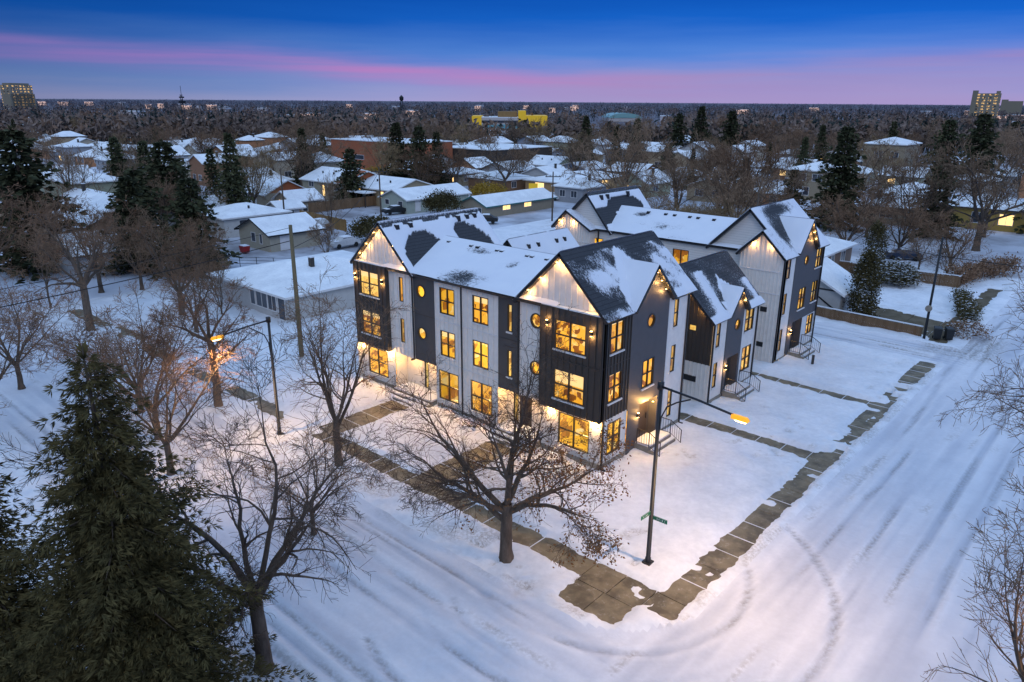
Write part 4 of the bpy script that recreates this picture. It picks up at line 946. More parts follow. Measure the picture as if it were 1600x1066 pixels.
# conifers
hero = Conifer(51, 13.8, 4.6, .36, 9, .25, .20, 9, .74, .04, .36, .24, .34, .07)
hero.place('spruce_tree', (.6, -25.2, 0), 0, 'big dark spruce filling the lower left corner', 'needlehero')
Conifer(52, 3.4, 1.8, .34, 8, .22, .20, 8, .7, .05, .3, .1, .3, .08).place('spruce_tree', (4.2, -24.6, 0), 0, 'small dark spruce at the bottom edge below the forked tree', 'needleblue')
Conifer(53, 11.2, 3.4, .36, 8, .25, .22, 8, .8, .04, .36, .16, .36, .08).place('spruce_tree', (-3.6, -27.6, 0), 1, 'shorter spruce crowding the left flank of the big spruce', 'needlehero')
con_a = Conifer(54, 14, 3.6, .62, 8, .62, .5, 4, .85, .04, .38, .2, .3, .26); con_b = Conifer(55, 14, 4.4, .68, 8, .70, .55, 4, .7, .05, .45, .22, .4, .26, snowy=.10); con_c = Conifer(56, 14, 2.7, .60, 7, .58, .5, 4, .9, .03, .3, .18, .3, .26)
CON = [con_a, con_b, con_c]; CP = [None]*3
def conifer(kind, loc, h_, label, rz=None, wide=1, mat='needle', group=None):
    if CP[kind] is None: CP[kind] = o = CON[kind].place('spruce_tree', (0, 0, 0), 0, label, mat)
    else: o = copy_tree(CP[kind])
    o.location = loc; s_ = h_/14; o.scale = (s_*wide, s_*wide, s_); o.rotation_euler = (0, 0, rz if rz is not None else RND.random()*6); o['label'] = label
    if group: o['group'] = group
    return o
for k, x, y, h_, w_, lb in ((1, -82.5, -3.6, 16.8, 1.35, 'broad dark spruce at the far left edge above the snowy roofs'), (1, -72, 4.5, 11.5, 1.3, 'bushy dark pine with low boughs between the white gabled house and the left bungalow'),
    (1, -65, 8.5, 11.5, 1.3, 'dark pine just left of the garages, right of the white gabled house'), (0, -98, 31.5, 14.8, .95, 'tall pointed spruce rising right of the cluster of left spruces'), (2, -104, 31, 12, 1.1, 'shorter spruce beside the tall pointed spruce'),
    (1, -80, 8.5, 11.5, 1.5, 'bushy dark pine behind the left bungalow trees, middle one of three'), (1, -97, 20, 14, 1.5, 'broad dark spruce just behind the white gabled house'), (0, -134, 27, 13, 1.2, 'left one of the twin spruces behind the white gabled house'), (0, -126, 29, 12.5, 1.2, 'right one of the twin spruces behind the white gabled house'),
    (0, -123, 88, 15, 1.3, 'tall dark spruce left of the pair beside the brick school'), (1, -117, 90, 14.4, 1.1, 'tall dark spruce right of the pair beside the brick school'), (2, -112, 91, 13, 1.3, 'slim spruce right of the spruces beside the brick school'),
    (0, -122, 164, 15.8, 1.1, 'dark spruce in the middle distance above the long low bungalow'), (2, -113, 168, 13, 1.2, 'slim spruce in the middle distance right of a bigger spruce'), (0, -107, 170, 15.2, 1.0, 'second dark spruce above the long low bungalow'),
    (1, -118, 215, 16.5, 1.1, 'broad spruce of the dark clump left of centre right'), (0, -112, 220, 18.8, 1.1, 'tallest spruce of the dark clump above the white-sided back row'), (1, -104, 228, 17.5, 1.1, 'right spruce of the dark clump above the white-sided back row'),
    (1, -21, 98, 16.8, 1.05, 'tall dark spruce in the right middle beside the tan two-storey house'), (1, -26, 190, 16.5, 1.2, 'left one of the two big spruces on the right skyline'), (1, -17, 182, 18.2, 1.2, 'right one of the two big spruces on the right skyline'),
    (1, -6.5, 100, 12, 1.1, 'low broad spruce left of the spreading bare elm on the right'), (0, -60, 196, 14, 1.0, 'spruce behind the tall right-middle spruce'), (2, -46, 215, 15, 1.2, 'slim spruce left of the two big skyline spruces')):
    conifer(k, (x, y, 0), h_, lb, None, w_)
conifer(1, (-30, 101, 0), 9, 'pale snow-dusted pine left of the tan two-storey house', None, 1.1)
leafy('cedar_tree', (.6, 43.0, 0), 3, column(1.25, 6.2), 9000, .20, 'cedar', 'columnar olive cedar behind the wooden lane fence', 'tree', 4, .03)
leafy('cedar_tree', (-3.8, 60.5, 0), 4, column(1.05, 6.6), 5000, .22, 'cedar', 'narrow cedar behind the garage and right of the brown-patched roof', 'tree', 4)
leafy('mugo_pine', (-1.2, 59.5, 0), 5, globe(2.6, 2.3), 5000, .24, 'cedar', 'rounded pine dusted with snow beside the garage on the right', 'shrub', 5, .22)
leafy('globe_pine', (-77.2, 60.0, 0), 6, globe(3.2, 4.0), 6000, .30, 'cedar', 'round olive pine directly above the left gable roof', 'shrub', 5)
leafy('cedar_shrub', (-66.5, 35.8, 0), 7, globe(3.2, 3.2), 5000, .30, 'cedar', 'wide olive shrub behind the leftmost lit gable', 'shrub', 6)
leafy('yellow_shrub', (-84.7, 80, 0), 8, globe(4.0, 3.4), 4000, .32, 'yellowbush', 'yellow leafy shrub on the snowy lot left of the brick bungalow')
leafy('yellow_shrub', (-134, 92, 0), 9, globe(5.0, 3.2), 2500, .40, 'yellowbush', 'far yellow shrub below the brick school')
leafy('hedge', (7.6, 52.6, 0), 10, hedgeb(1.4, 10.5, 1.2), 6000, .17, 'cedar', 'dark clipped hedge along the cleared walk beyond the driveway', 'hedge', 5, .06)
leafy('hedge', (6.0, 70.0, 0), 12, hedgeb(2.2, 14, 2.0), 6500, .24, 'twigred', 'tall brown hedge outside the backyard fence corner', 'hedge', 8)
leafy('bush', (13.2, 86.5, 0), 13, globe(2.6, 2.4), 3000, .28, 'cedar', 'dark bush at the far right across the cross street', 'shrub', 6, .12)
leafy('bush', (9.6, 43.4, 0), 14, globe(1.8, 1.0), 1600, .17, 'twigred', 'low brown bush by the mouth of the driveway', 'shrub', 8, .1)
# ------------------------------------------------------------------ houses and other buildings
WM = {}
def wcol(c):
    k = 'wall_%02x%02x%02x' % tuple(int(x*255) for x in c)
    if k not in WM: WM[k] = plain('house_wall', c, .75)
    return WM[k]
OR = plain('orange_brick', (.36, .10, .035), .8); TEAL = plain('teal_trim', (.03, .16, .16), .5)
LITW = emit('lit_house_window', (1.0, .62, .22), 1.6)
def house(label, x0, x1, y0, y1, ze, rise, ridge, col, trim='white2', wins=(), name='house', oh=.5, chim=None, gable_mat=None, group=None, cat='house', vents=0, lit=None, parts=True):
    """ridge 'x','y' gable or 'h' hip, 'f' flat; wins = (face, u0, u1, z0, z1, lit) on faces S (y0) and E (x1)"""
    cx, cy = (x0+x1)/2, (y0+y1)/2
    r = empty(name, (cx, cy, 0), 0, label, cat, group); b = MB(); g = MB()
    X0_, X1_, Y0_, Y1_ = x0-cx, x1-cx, y0-cy, y1-cy
    for p, q in (((X0_, Y0_), (X1_, Y0_)), ((X1_, Y0_), (X1_, Y1_)), ((X1_, Y1_), (X0_, Y1_)), ((X0_, Y1_), (X0_, Y0_))):
        b.quad((*p, -.2), (*q, -.2), (*q, ze), (*p, ze))
    zr = ze+rise; rf = MB(); th = .22
    if ridge == 'x':
        for X in (X0_, X1_): g.poly([(X, Y0_, ze), (X, Y1_, ze), (X, 0, zr)])
    elif ridge == 'y':
        for Y in (Y0_, Y1_): g.poly([(X0_, Y, ze), (X1_, Y, ze), (0, Y, zr)])
    def slab(*pts): # roof sheet with snow on top and dark edge
        n = len(pts); rf.poly(pts, 0)
        for i in range(n):
            p, q = pts[i], pts[(i+1) % n]; rf.quad(p, q, (q[0], q[1], q[2]-th), (p[0], p[1], p[2]-th), 1)
    a, c, e, f = X0_-oh, X1_+oh, Y0_-oh, Y1_+oh
    if ridge == 'x':
        zl = ze-rise*oh/((Y1_-Y0_)/2)+.06
        slab((a, e, zl), (c, e, zl), (c, 0, zr+.06), (a, 0, zr+.06)); slab((c, f, zl), (a, f, zl), (a, 0, zr+.06), (c, 0, zr+.06))
    elif ridge == 'y':
        zl = ze-rise*oh/((X1_-X0_)/2)+.06
        slab((a, f, zl), (a, e, zl), (0, e, zr+.06), (0, f, zr+.06)); slab((c, e, zl), (c, f, zl), (0, f, zr+.06), (0, e, zr+.06))
    elif ridge == 'h':
        m = min(X1_-X0_, Y1_-Y0_)/2; zl = ze
        if X1_-X0_ > Y1_-Y0_: p, q = (X0_+m, 0, zr), (X1_-m, 0, zr)
        else: p, q = (0, Y0_+m, zr), (0, Y1_-m, zr)
        A, B_, C_, D_ = (a, e, zl), (c, e, zl), (c, f, zl), (a, f, zl)
        if X1_-X0_ > Y1_-Y0_: slab(A, B_, q, p); slab(B_, C_, q); slab(C_, D_, p, q); slab(D_, A, p)
        else: slab(A, B_, p); slab(B_, C_, q, p); slab(C_, D_, q); slab(D_, A, p, q)
    else:
        slab((a, e, ze+.05), (c, e, ze+.05), (c, f, ze+.05), (a, f, ze+.05))
    b.build('wall', wcol(col) if hasattr(col, '__len__') else col, r)
    for gi in range(0, len(g.v), 3): mesh_obj('gable', g.v[gi:gi+3], [(0, 1, 2)], gable_mat or (wcol(col) if hasattr(col, '__len__') else col), r)
    ro = rf.build('roof', [M['roofsnow'], M[trim] if isinstance(trim, str) else trim], r)
    if chim:
        k = MB(); k.box(chim[0]-cx-.22, chim[0]-cx+.22, chim[1]-cy-.22, chim[1]-cy+.22, ze, zr+chim[2]); k.build('chimney', M['brown'], ro)
        k = MB(); k.box(chim[0]-cx-.25, chim[0]-cx+.25, chim[1]-cy-.25, chim[1]-cy+.25, zr+chim[2]+.002, zr+chim[2]+.1); k.build('snow_cap', M['snow'], ro)
    if vents and parts:
        k = MB()
        for i in range(vents):
            t = (i+1)/(vents+1)-.5
            if ridge in 'x': X, Y, Z = (X1_-X0_)*t, -.25*(Y1_-Y0_), ze+rise*.5
            else: X, Y, Z = .25*(X1_-X0_), (Y1_-Y0_)*t, ze+rise*.5
            k.box(X-.12, X+.12, Y-.12, Y+.12, Z-.1, Z+.5)
        k.build('roof_vent', M['black'], ro)
    for wn in wins:
        fc, u0, u1, z0, z1, l_ = wn
        Fh = Face((0, Y0_, 0), (1, 0, 0), (0, -1, 0)) if fc == 'S' else Face((X1_, 0, 0), (0, 1, 0), (1, 0, 0))
        du = cx if fc == 'S' else cy; u0, u1 = u0-du, u1-du
        fr = MB(); w = .08
        for q in ((u0-w, u0, z0-w, z1+w), (u1, u1+w, z0-w, z1+w), (u0, u1, z0-w, z0), (u0, u1, z1, z1+w)): Fh.box(fr, *q, -.02, .05)
        if u1-u0 > 1.3 and l_ != 'g': Fh.box(fr, (u0+u1)/2-.03, (u0+u1)/2+.03, z0, z1, -.02, .04)
        fo = fr.build('door' if l_ == 'g' else 'window', M['white2'], r)
        pn = MB(); pn.quad(Fh(u0, z0, .012), Fh(u1, z0, .012), Fh(u1, z1, .012), Fh(u0, z1, .012)); pn.build('panel' if l_ == 'g' else 'pane', M['white2'] if l_ == 'g' else LITW if l_ else M['dglass'], fo)
    return r
W_ = (.48, .47, .45); TAN = (.30, .24, .16); BEI = (.36, .33, .26); BRK = (.20, .11, .06); OLV = (.26, .27, .19); GRY = (.25, .25, .26)
H1 = house('white bungalow with wide snowy low roof just left of the front townhouse row', -52, -38, 3.9, 20, 2.75, 1.5, 'h', W_, wins=(('E', 13.2, 14.3, 1.3, 2.4, 0), ('E', 11.4, 12.7, 1.3, 2.4, 0), ('S', -39.6, -38.5, .3, 2.3, 0), ('S', -43.5, -41.6, .9, 2.3, 0), ('S', -41.4, -40.0, .9, 2.3, 0), ('S', -44.6, -43.8, .9, 2.3, 0)), chim=(-43, 10.0, .5))
house('beige garage-like house with dark-edged gable behind the tall wooden pole', -78.6, -70.4, 21.4, 29.5, 2.4, 1.7, 'y', BEI, 'black', (('S', -75.2, -74.2, .9, 2.1, 0), ('S', -73, -72.4, .8, 2.1, 0), ('E', 23, 24.6, 0, 2.1, 'g')))
house('small white hip-roofed house behind the beige gabled one', -94, -85, 22.5, 33.5, 2.9, 1.4, 'h', W_, wins=(('E', 25, 26.2, 1.2, 2.3, 0), ('E', 30, 31.2, 1.2, 2.3, 0), ('S', -91.5, -90.5, 1.0, 2.2, 0)), vents=1)
house('white garage with snowy gable roof left of the white hip-roofed house', -105, -97, 21.5, 31.5, 2.7, 1.7, 'y', (.42, .42, .42), wins=(('E', 24, 28.5, 0, 2.1, 'g'),))
house('garage with orange gable end and snowy roof', -121, -110, 44.2, 53.8, 2.6, 2.3, 'x', (.34, .27, .19), 'white2', (('E', 47, 51.5, 0, 2.1, 'g'), ('S', -118, -113.5, 0, 2.1, 'g')), gable_mat=OR)
h6 = house('long beige house with an orange bare strip on its snowy roof', -120, -104.5, 59, 70, 3.9, 2.1, 'x', (.30, .27, .2), 'white2', (('S', -117.5, -115.8, 2.4, 3.4, 0), ('S', -112.6, -111.8, .8, 3.0, 1), ('S', -110.6, -109.6, 2.2, 3.3, 0), ('S', -108.6, -106.4, 2.2, 3.3, 0)), gable_mat=OR, vents=3)
b = MB(); b.quad((5.0, -5.9, -.02+3.9), (7.9, -5.9, -.02+3.9), (7.9, -.1, 2.14+3.9), (5.0, -.1, 2.14+3.9)); b.build('bare_roof_strip', OR, h6)
h7 = house('tan house with lit porch right of the orange-striped roof', -104.3, -92, 61, 72, 3.4, 1.7, 'x', (.31, .24, .15), 'white2', (('S', -103, -101.6, 1.6, 2.8, 1), ('S', -99.6, -98.4, 1.6, 2.8, 0), ('S', -96, -95, 1.6, 2.8, 1)), vents=2)
b = MB(); b.box(-4.5, 1.2, -8.6, -5.8, 2.5, 2.75); b.build('porch_roof', M['roofsnow'], h7)
b = MB()
for x in (-4.3, -1.7, 1.0): b.box(x-.08, x+.08, -8.5, -8.34, -.2, 2.5)
b.build('porch_post', M['brown'], h7)
house('small beige shed with snowy roof inside the brown fence', -104.8, -99.3, 43, 49.5, 2.4, 1.5, 'y', (.36, .30, .22), wins=(('S', -103.2, -101, .9, 2.2, 1), ('E', 45.4, 46.4, .2, 1.2, 0)), name='garden_shed', cat='shed')
house('pale green house with wide snowy roof above the left gable', -92, -84.5, 58, 74, 2.6, 1.5, 'y', (.36, .40, .34), 'white2', (('S', -90.8, -89.7, 1.2, 2.1, 0), ('S', -87, -85.8, 1.0, 2.0, 0), ('E', 60, 61.2, .2, 2.2, 'g')))
house('beige garage with teal eaves behind the left gable roof', -77.2, -70.6, 64.6, 84, 2.1, 1.4, 'y', (.30, .26, .19), TEAL, (('S', -72.6, -71.8, .5, 1.5, 0), ('E', 69, 71, .9, 1.7, 1), ('E', 75, 77, .9, 1.7, 1)))
house('small tan house with one lit window behind the yellow shrub', -119, -111, 97, 106, 2.9, 1.2, 'h', TAN, wins=(('S', -113.6, -112.6, .9, 2.2, 1), ('E', 99, 101, 1, 2.2, 0)))
house('brick bungalow right of the yellow shrub', -105, -93, 94.5, 104, 2.9, 1.4, 'h', BRK, wins=(('S', -100, -98, 1, 2.3, 0), ('E', 96.5, 98, 1, 2.3, 0)))
house('long low bungalow with warmly lit walls behind the back row', -91, -79.5, 99, 122, 2.9, 1.5, 'h', (.40, .25, .12), wins=(('E', 101, 102.8, 1, 2.4, 1), ('E', 108, 109.5, .3, 2.4, 0), ('E', 113, 115.5, 1, 2.4, 1), ('S', -88, -85.5, 1, 2.4, 1)))
house('large red-brown brick school with flat snowy roof', -176, -141, 106, 124, 8.6, 0, 'f', (.33, .10, .042), 'white2', (('S', -152, -146, 5.2, 5.9, 0), ('S', -145.5, -142.5, 5.2, 5.9, 0), ('S', -170, -160, 3.2, 4.4, 0)), name='school_building', oh=.15, cat='school')
house('dark brown flat-roofed hall right of the spruce pair', -152, -129, 128, 156, 6.4, 0, 'f', (.055, .042, .034), 'white2', (), name='hall_building', oh=.3, cat='hall')
house('low snowy-roofed house right of the tall right-middle spruce', -20.5, -9, 108.5, 122, 2.9, 1.9, 'h', TAN, 'brown', (('S', -17, -15, 1, 2.2, 0), ('S', -12.5, -10.8, 1, 2.2, 0)))
house('house with patchy snowy roof behind the low snowy-roofed one', -24, -12.5, 126, 139, 3.2, 2.0, 'h', GRY, 'brown', (('S', -20, -18, 1, 2.2, 0),), chim=(-20.5, 133, 1.0))
house('tan two-storey house with white window frames left of the tall right-middle spruce', -44, -34, 132, 144, 6.2, 1.5, 'h', TAN, wins=(('S', -41, -39.4, 4, 5.4, 0), ('S', -38, -36, 4, 5.4, 0), ('S', -41, -38.5, .9, 2.6, 0), ('E', 134, 136, 4, 5.4, 0)))
house('tall tan house half hidden between the right spruces', -46, -35.5, 190, 204, 9.5, 1.6, 'h', TAN, wins=(('S', -43, -41, 5.5, 7.5, 0), ('S', -39, -37, 5.5, 7.5, 0)))
house('yellow-lit house behind the spreading bare elm on the right', -9, 4, 114, 126, 3.4, 1.8, 'h', (.40, .27, .07), 'brown', (('S', -4, -2, .9, 2.6, 0), ('S', 0, 2, .9, 2.6, 1)))
house('dark brick house at the far right beyond the elm', 9, 19, 121, 133, 3.4, 1.9, 'h', (.11, .07, .05), 'brown', (('S', 11, 13, .9, 2.4, 0),))
hg = house('half-timbered white garage beside the driveway on the right', -8.8, -1.2, 42.0, 47.4, 2.5, 2.0, 'y', (.40, .40, .39), 'white2', (('E', 43.4, 46.2, 0, 2.1, 'g'),), oh=.5, cat='garage')
b = MB(); Fg = Face((0, -2.70, 0), (1, 0, 0), (0, -1, 0))
Fg.box(b, -3.8, 3.8, 2.42, 2.56, .002, .06); Fg.box(b, -1.6, -1.45, 2.56, 3.6, .002, .055); Fg.box(b, 1.3, 1.45, 2.56, 3.6, .002, .055)
for s_ in (-1, 1): b.hexa([Fg(s_*3.7, .3, .05), Fg(s_*3.7, .5, .05), Fg(s_*3.7, .5, .002), Fg(s_*3.7, .3, .002), Fg(s_*.6, 2.28, .05), Fg(s_*.6, 2.41, .05), Fg(s_*.6, 2.41, .002), Fg(s_*.6, 2.28, .002)])
b.build('timber', M['black'], hg)
house('brick house with snowy roof and tall white windows right of the back row', -19, -8, 54, 66, 3.2, 1.8, 'h', (.22, .15, .11), 'white2', (('E', 55.6, 57.0, .9, 2.6, 0), ('E', 58.6, 59.6, .9, 2.6, 0), ('E', 62, 63.4, .9, 2.6, 0), ('S', -11.6, -9.8, .9, 2.5, 0)), chim=(-14, 61, .5))
house('white gabled house with long snowy roof at the left', -107, -86, 3.5, 17, 3.6, 3.0, 'x', (.34, .30, .26), 'brown', (('S', -101, -99, 1, 2.4, 0), ('S', -93, -91, 1, 2.4, 0)), chim=(-103, 10, 1.0))
house('low snowy roof behind the white gabled house', -122, -110, 12, 22, 3.2, 1.6, 'x', GRY, 'brown', (('S', -117, -115, 1, 2.4, 0),))
house('small snowy-roofed house in front of the broad far-left spruce', -82, -72, -2.5, 6.5, 2.8, 1.7, 'y', (.40, .40, .40), 'brown', (('S', -79, -77.5, .9, 2.2, 0), ('E', -1, .6, .9, 2.2, 0)))
house('white shed-roofed outbuilding behind the low garages', -96.5, -92.5, 36.5, 41, 2.3, 1.0, 'y', (.45, .45, .45), wins=(('E', 38, 39.2, .9, 1.9, 0),), name='garden_shed', cat='shed')
# yellow and teal clinic, arena dome and towers far off
def blocks(name, label, cat, parts):
    r = empty(name, (parts[0][1], parts[0][3], 0), 0, label, cat)
    for nm, x0, x1, y0, y1, z0, z1, m in parts:
        b = MB(); b.box(x0-parts[0][1], x1-parts[0][1], y0-parts[0][3], y1-parts[0][3], z0, z1); b.build(nm, m, r)
    return r
YW = emit('glowing_yellow_cladding', (.60, .38, .02), .30); TL = plain('teal_cladding', (.12, .36, .40), .5); PALE = plain('pale_cladding', (.5, .45, .42), .6)  # yellow faces given a faint glow in place of light on them
CT = plain('tower_concrete', (.24, .21, .15), .7)
def rblocks(name, loc, rz, label, cat, parts):
    r = empty(name, loc, rz, label, cat)
    for nm, x0, x1, y0, y1, z0, z1, m in parts:
        b = MB(); b.box(x0, x1, y0, y1, z0, z1); b.build(nm, m, r)
    return r
def win_rows(name, base, lit, sx, sz):
    t = NT(name); o = t.obj(); s_ = t.n('SeparateXYZ'); t.l(o, s_.inputs[0])
    u = t.math('ADD', s_.outputs['X'], s_.outputs['Y'])
    a = t.math('GREATER_THAN', t.math('FRACT', t.math('MULTIPLY', u, sx)), .45); b_ = t.math('GREATER_THAN', t.math('FRACT', t.math('MULTIPLY', s_.outputs['Z'], sz)), .5)
    f = t.math('MULTIPLY', a, b_); t.l(t.mix(f, base, tuple(x*.35 for x in base)), t.b.inputs['Base Color'])
    t.l(t.mix(t.math('GREATER_THAN', t.noise(o, .35, 2), .5), (0, 0, 0), lit), t.b.inputs['Emission Color'])
    t.l(t.math('MULTIPLY', f, .8), t.b.inputs['Emission Strength']); return t.mat
TW = win_rows('tower_windows', (.26, .23, .17), (.9, .55, .2), .18, .33)
rblocks('clinic_building', (-326, 355, 0), R(42), 'yellow and teal low building far off above the snowy roofs', 'building',
    [('wall', -25, 25, 0, 30, 0, 9, PALE), ('yellow_block', -25.5, -19, -1, 29, 0, 10, YW), ('teal_band', -18.8, 6, -.3, 1, 2.2, 4.6, TL), ('window_band', -18.8, 8, -.28, 1, 5.8, 7.2, M['dglass']), ('yellow_block', 8, 25.5, -1, 29, 0, 10.5, YW), ('yellow_block', 6, 11, -1.2, 29, 0, 13.5, YW), ('roof_block', -8, 5, 3, 20, 9, 13, M['plank2']), ('roof', -25, 25, 0, 30, 9.01, 9.4, M['roofsnow'])])
ar = empty('arena_building', (-419, 637, 0), R(42), 'rounded arena with pale green barrel roof on the far skyline', 'arena'); b = MB()
for i in range(16):
    a0, a1 = math.pi*i/16, math.pi*(i+1)/16; P = lambda a, y: (-17*math.cos(a), y, 3.5+5*math.sin(a)); b.quad(P(a0, 0), P(a1, 0), P(a1, 60), P(a0, 60)); b.poly([P(a0, 0), P(a1, 0), (0, 0, 4)])
b.build('roof', plain('arena_roof', (.22, .40, .38), .4), ar); b = MB(); b.box(-17, 17, .3, 60, 0, 3.5); b.build('wall', PALE, ar)
rblocks('tower_block', (-1040, 262, 0), R(-60), 'wide lit tower block on the left skyline', 'tower', [('wall', -16, 16, 0, 14, 0, 34, TW), ('roof_block', -14, 14, 2, 12, 34, 36, CT), ('side_wing', -18, 18, 5, 14, 0, 24, CT)])
rblocks('tower_block', (-158, 952, 0), R(8), 'tall twin-shouldered tower block on the right skyline', 'tower', [('wall', -8, 14, 0, 10, 0, 31, TW), ('side_wing', -13, -8, -2, 8, 0, 34, CT), ('roof_block', 9, 13, 3, 8, 31, 33.5, CT)])
rblocks('tower_block', (-180, 1252, 0), R(8), 'smaller grey tower block at the right end of the skyline', 'tower', [('wall', -12, 14, 0, 10, 0, 24, CT), ('roof_block', -12, -4, 0, 10, 24, 26, CT)])
def mast(loc, h_, name, label):
    r = empty(name, loc, 0, label, 'mast'); b = MB()
    for k in range(3):
        a = 2.1*k; b.tube([(1.2*math.cos(a), 1.2*math.sin(a), 0), (.5*math.cos(a), .5*math.sin(a), h_)], .16, 4)
    for i in range(12):
        z = h_*i/12; w = 1.2-.7*i/12
        for k in range(3): a, c = 2.1*k, 2.1*(k+1); b.tube([(w*math.cos(a), w*math.sin(a), z), (w*.95*math.cos(c), w*.95*math.sin(c), z+h_/12)], .09, 3)
    b.build('lattice', M['binblack'], r); b = MB(); b.box(-1.2, 1.2, -1.2, 1.2, h_*.80, h_*.86); b.box(-.9, .9, -.9, .9, h_*.92, h_*.95); b.tube([(0, 0, h_), (0, 0, h_+4)], .12, 4); b.build('antenna', M['binblack'], r)
mast((-359, 147, 0), 22, 'radio_mast', 'thin lattice radio mast on the left skyline')
wt_ = empty('water_tower', (-897, 742, 0), 0, 'small dark water tower on the skyline left of centre', 'tower'); b = MB()
for k in range(4): b.tube([(3*math.cos(1.57*k), 3*math.sin(1.57*k), 0), (2*math.cos(1.57*k), 2*math.sin(1.57*k), 20)], .5, 4)
b.build('leg', M['binblack'], wt_); b = MB(); b.tube([(0, 0, 18), (0, 0, 20), (0, 0, 24), (0, 0, 27)], [.5, 3.2, 3.4, .6], 12); b.build('tank', M['binblack'], wt_)
# --- filler town: houses and trees between the landmarks ------------------------
FW = Vector((-math.sin(.7269), math.cos(.7269), 0)); RT = Vector((math.cos(.7269), math.sin(.7269), 0)); CAM = Vector((21.1126, -31.3345, 19.9899))
def view(x, y):
    d = Vector((x, y, 0))-Vector((CAM.x, CAM.y, 0)); return d.dot(FW), d.dot(RT)
used = [(o.location.x, o.location.y, 9) for o in COL.objects if o.parent is None and o.get('category') in ('house', 'school', 'hall', 'shed', 'garage')]
free = lambda x, y, r: all(abs(x-a)+abs(y-b_) > r+c for a, b_, c in used)
LMK = [(o.location.copy(), n_) for o in COL.objects if o.parent is None and o.get('label') for n_ in [{
    'large red-brown brick school with flat snowy roof': 'the brick school', 'yellow and teal low building far off above the snowy roofs': 'the yellow and teal building',
    'white gabled house with long snowy roof at the left': 'the white gabled house', 'long beige house with an orange bare strip on its snowy roof': 'the orange-striped house',
    'dark brown flat-roofed hall right of the spruce pair': 'the dark flat-roofed hall', 'long low bungalow with warmly lit walls behind the back row': 'the warmly lit long bungalow',
    'tallest spruce of the dark clump above the white-sided back row': 'the dark spruce clump', 'tan two-storey house with white window frames left of the tall right-middle spruce': 'the tan two-storey house',
    'low snowy-roofed house right of the tall right-middle spruce': 'the low snowy-roofed house', 'yellow-lit house behind the spreading bare elm on the right': 'the yellow-lit house',
    'right one of the two big spruces on the right skyline': 'the two big skyline spruces', 'thin lattice radio mast on the left skyline': 'the radio mast', 'rounded arena with pale green barrel roof on the far skyline': 'the green-roofed arena',
    'pale green house with wide snowy roof above the left gable': 'the pale green house', 'dark spruce in the middle distance above the long low bungalow': 'the middle-distance spruces', 'broad dark spruce at the far left edge above the snowy roofs': 'the far-left broad spruce',
    'tall twin-shouldered tower block on the right skyline': 'the right skyline tower', 'wide lit tower block on the left skyline': 'the left skyline tower'}.get(o['label'])] if n_]
def scr(x, y):
    d, s_ = view(x, y); return s_/max(d, 1), 20/max(d, 1)
LS = [(*scr(p.x, p.y), n_) for p, n_ in LMK]
FILL = {}
def enroll(o, what, x, y):
    u, v = scr(x, y); du, dv, n_ = min(((abs(u-a)*1.0+abs(v-b_)*2.2, (u-a, v-b_), c) for a, b_, c in LS), key=lambda q: q[0]); ddu, ddv = dv
    side_ = 'left of' if ddu < 0 else 'right of'
    rel = ('in front of and '+side_ if ddv > .018 else 'behind and '+side_ if ddv < -.018 else side_) if abs(ddu) > .03 else ('in front of' if ddv > 0 else 'behind')
    FILL.setdefault((what, rel, n_), []).append((u, v, o))
rf = random.Random(77)
def tset(seed, **kw): return Bare(seed, 11, .26, flat=True, **kw)
tp = [tset(61, fork=.24, nl=8, spread=(.2, 1.0), n2=8, n3=6, n4=5, tw=.032, droop=.20), tset(62, fork=.18, nl=9, spread=(.15, .8), n2=8, n3=6, n4=5, tw=.032, droop=.10), tset(63, fork=.30, nl=7, spread=(.35, 1.15), n2=9, n3=6, n4=5, tw=.034, droop=.30)]
TWO = []
for i, t_ in enumerate(tp):
    w = [t_.W.build('trunk', M['bark'], None, True).data]; c = t_.T.build('crown', M['twig'], None).data
    for o in list(COL.objects):
        if o.data in (w[0], c): COL.objects.unlink(o); bpy.data.objects.remove(o)
    variants = [c]
    for mn in ('twigred', 'twigtan'):
        k = c.copy(); k.materials[0] = M[mn]; variants.append(k)
    # far version: one mesh
    one = MB(); one.v = t_.W.v+t_.T.v; n_ = len(t_.W.v); one.f = t_.W.f+[tuple(a+n_ for a in f) for f in t_.T.f]; one.m = [0]*len(t_.W.f)+[1]*len(t_.T.f)
    far = []
    for mn in ('twig', 'twigred', 'twigtan'):
        me = bpy.data.meshes.new('bare_tree'); me.from_pydata(one.v, [], one.f); me.materials.append(M['bark']); me.materials.append(M[mn]); me.polygons.foreach_set('material_index', one.m); me.update(); far.append(me)
    TWO.append((w[0], variants, far))
def bare_tree(x, y, h_, kind=None, colr=None, label=None, far=False, wide=1.0):
    kind = rf.randrange(3) if kind is None else kind; colr = rf.choices((0, 1, 2), (6, 3, 1))[0] if colr is None else colr
    w, cs, fr = TWO[kind]
    if far: t_ = bpy.data.objects.new('bare_tree', fr[colr]); COL.objects.link(t_)
    else:
        t_ = empty('bare_tree')
        for nm, me in (('trunk', w), ('crown', cs[colr])):
            o = bpy.data.objects.new(nm, me); COL.objects.link(o); o.parent = t_
    t_['category'] = 'tree'; t_.location = (x, y, -.1); t_.rotation_euler = (0, 0, rf.random()*6.28); s_ = h_/11; t_.scale = (s_*wide, s_*wide, s_)
    if label: t_['label'] = label
    else:
        t_['group'] = 'bare trees among the houses'; enroll(t_, ('dark bare tree', 'reddish bare tree', 'tan bare tree')[colr], x, y)
    return t_
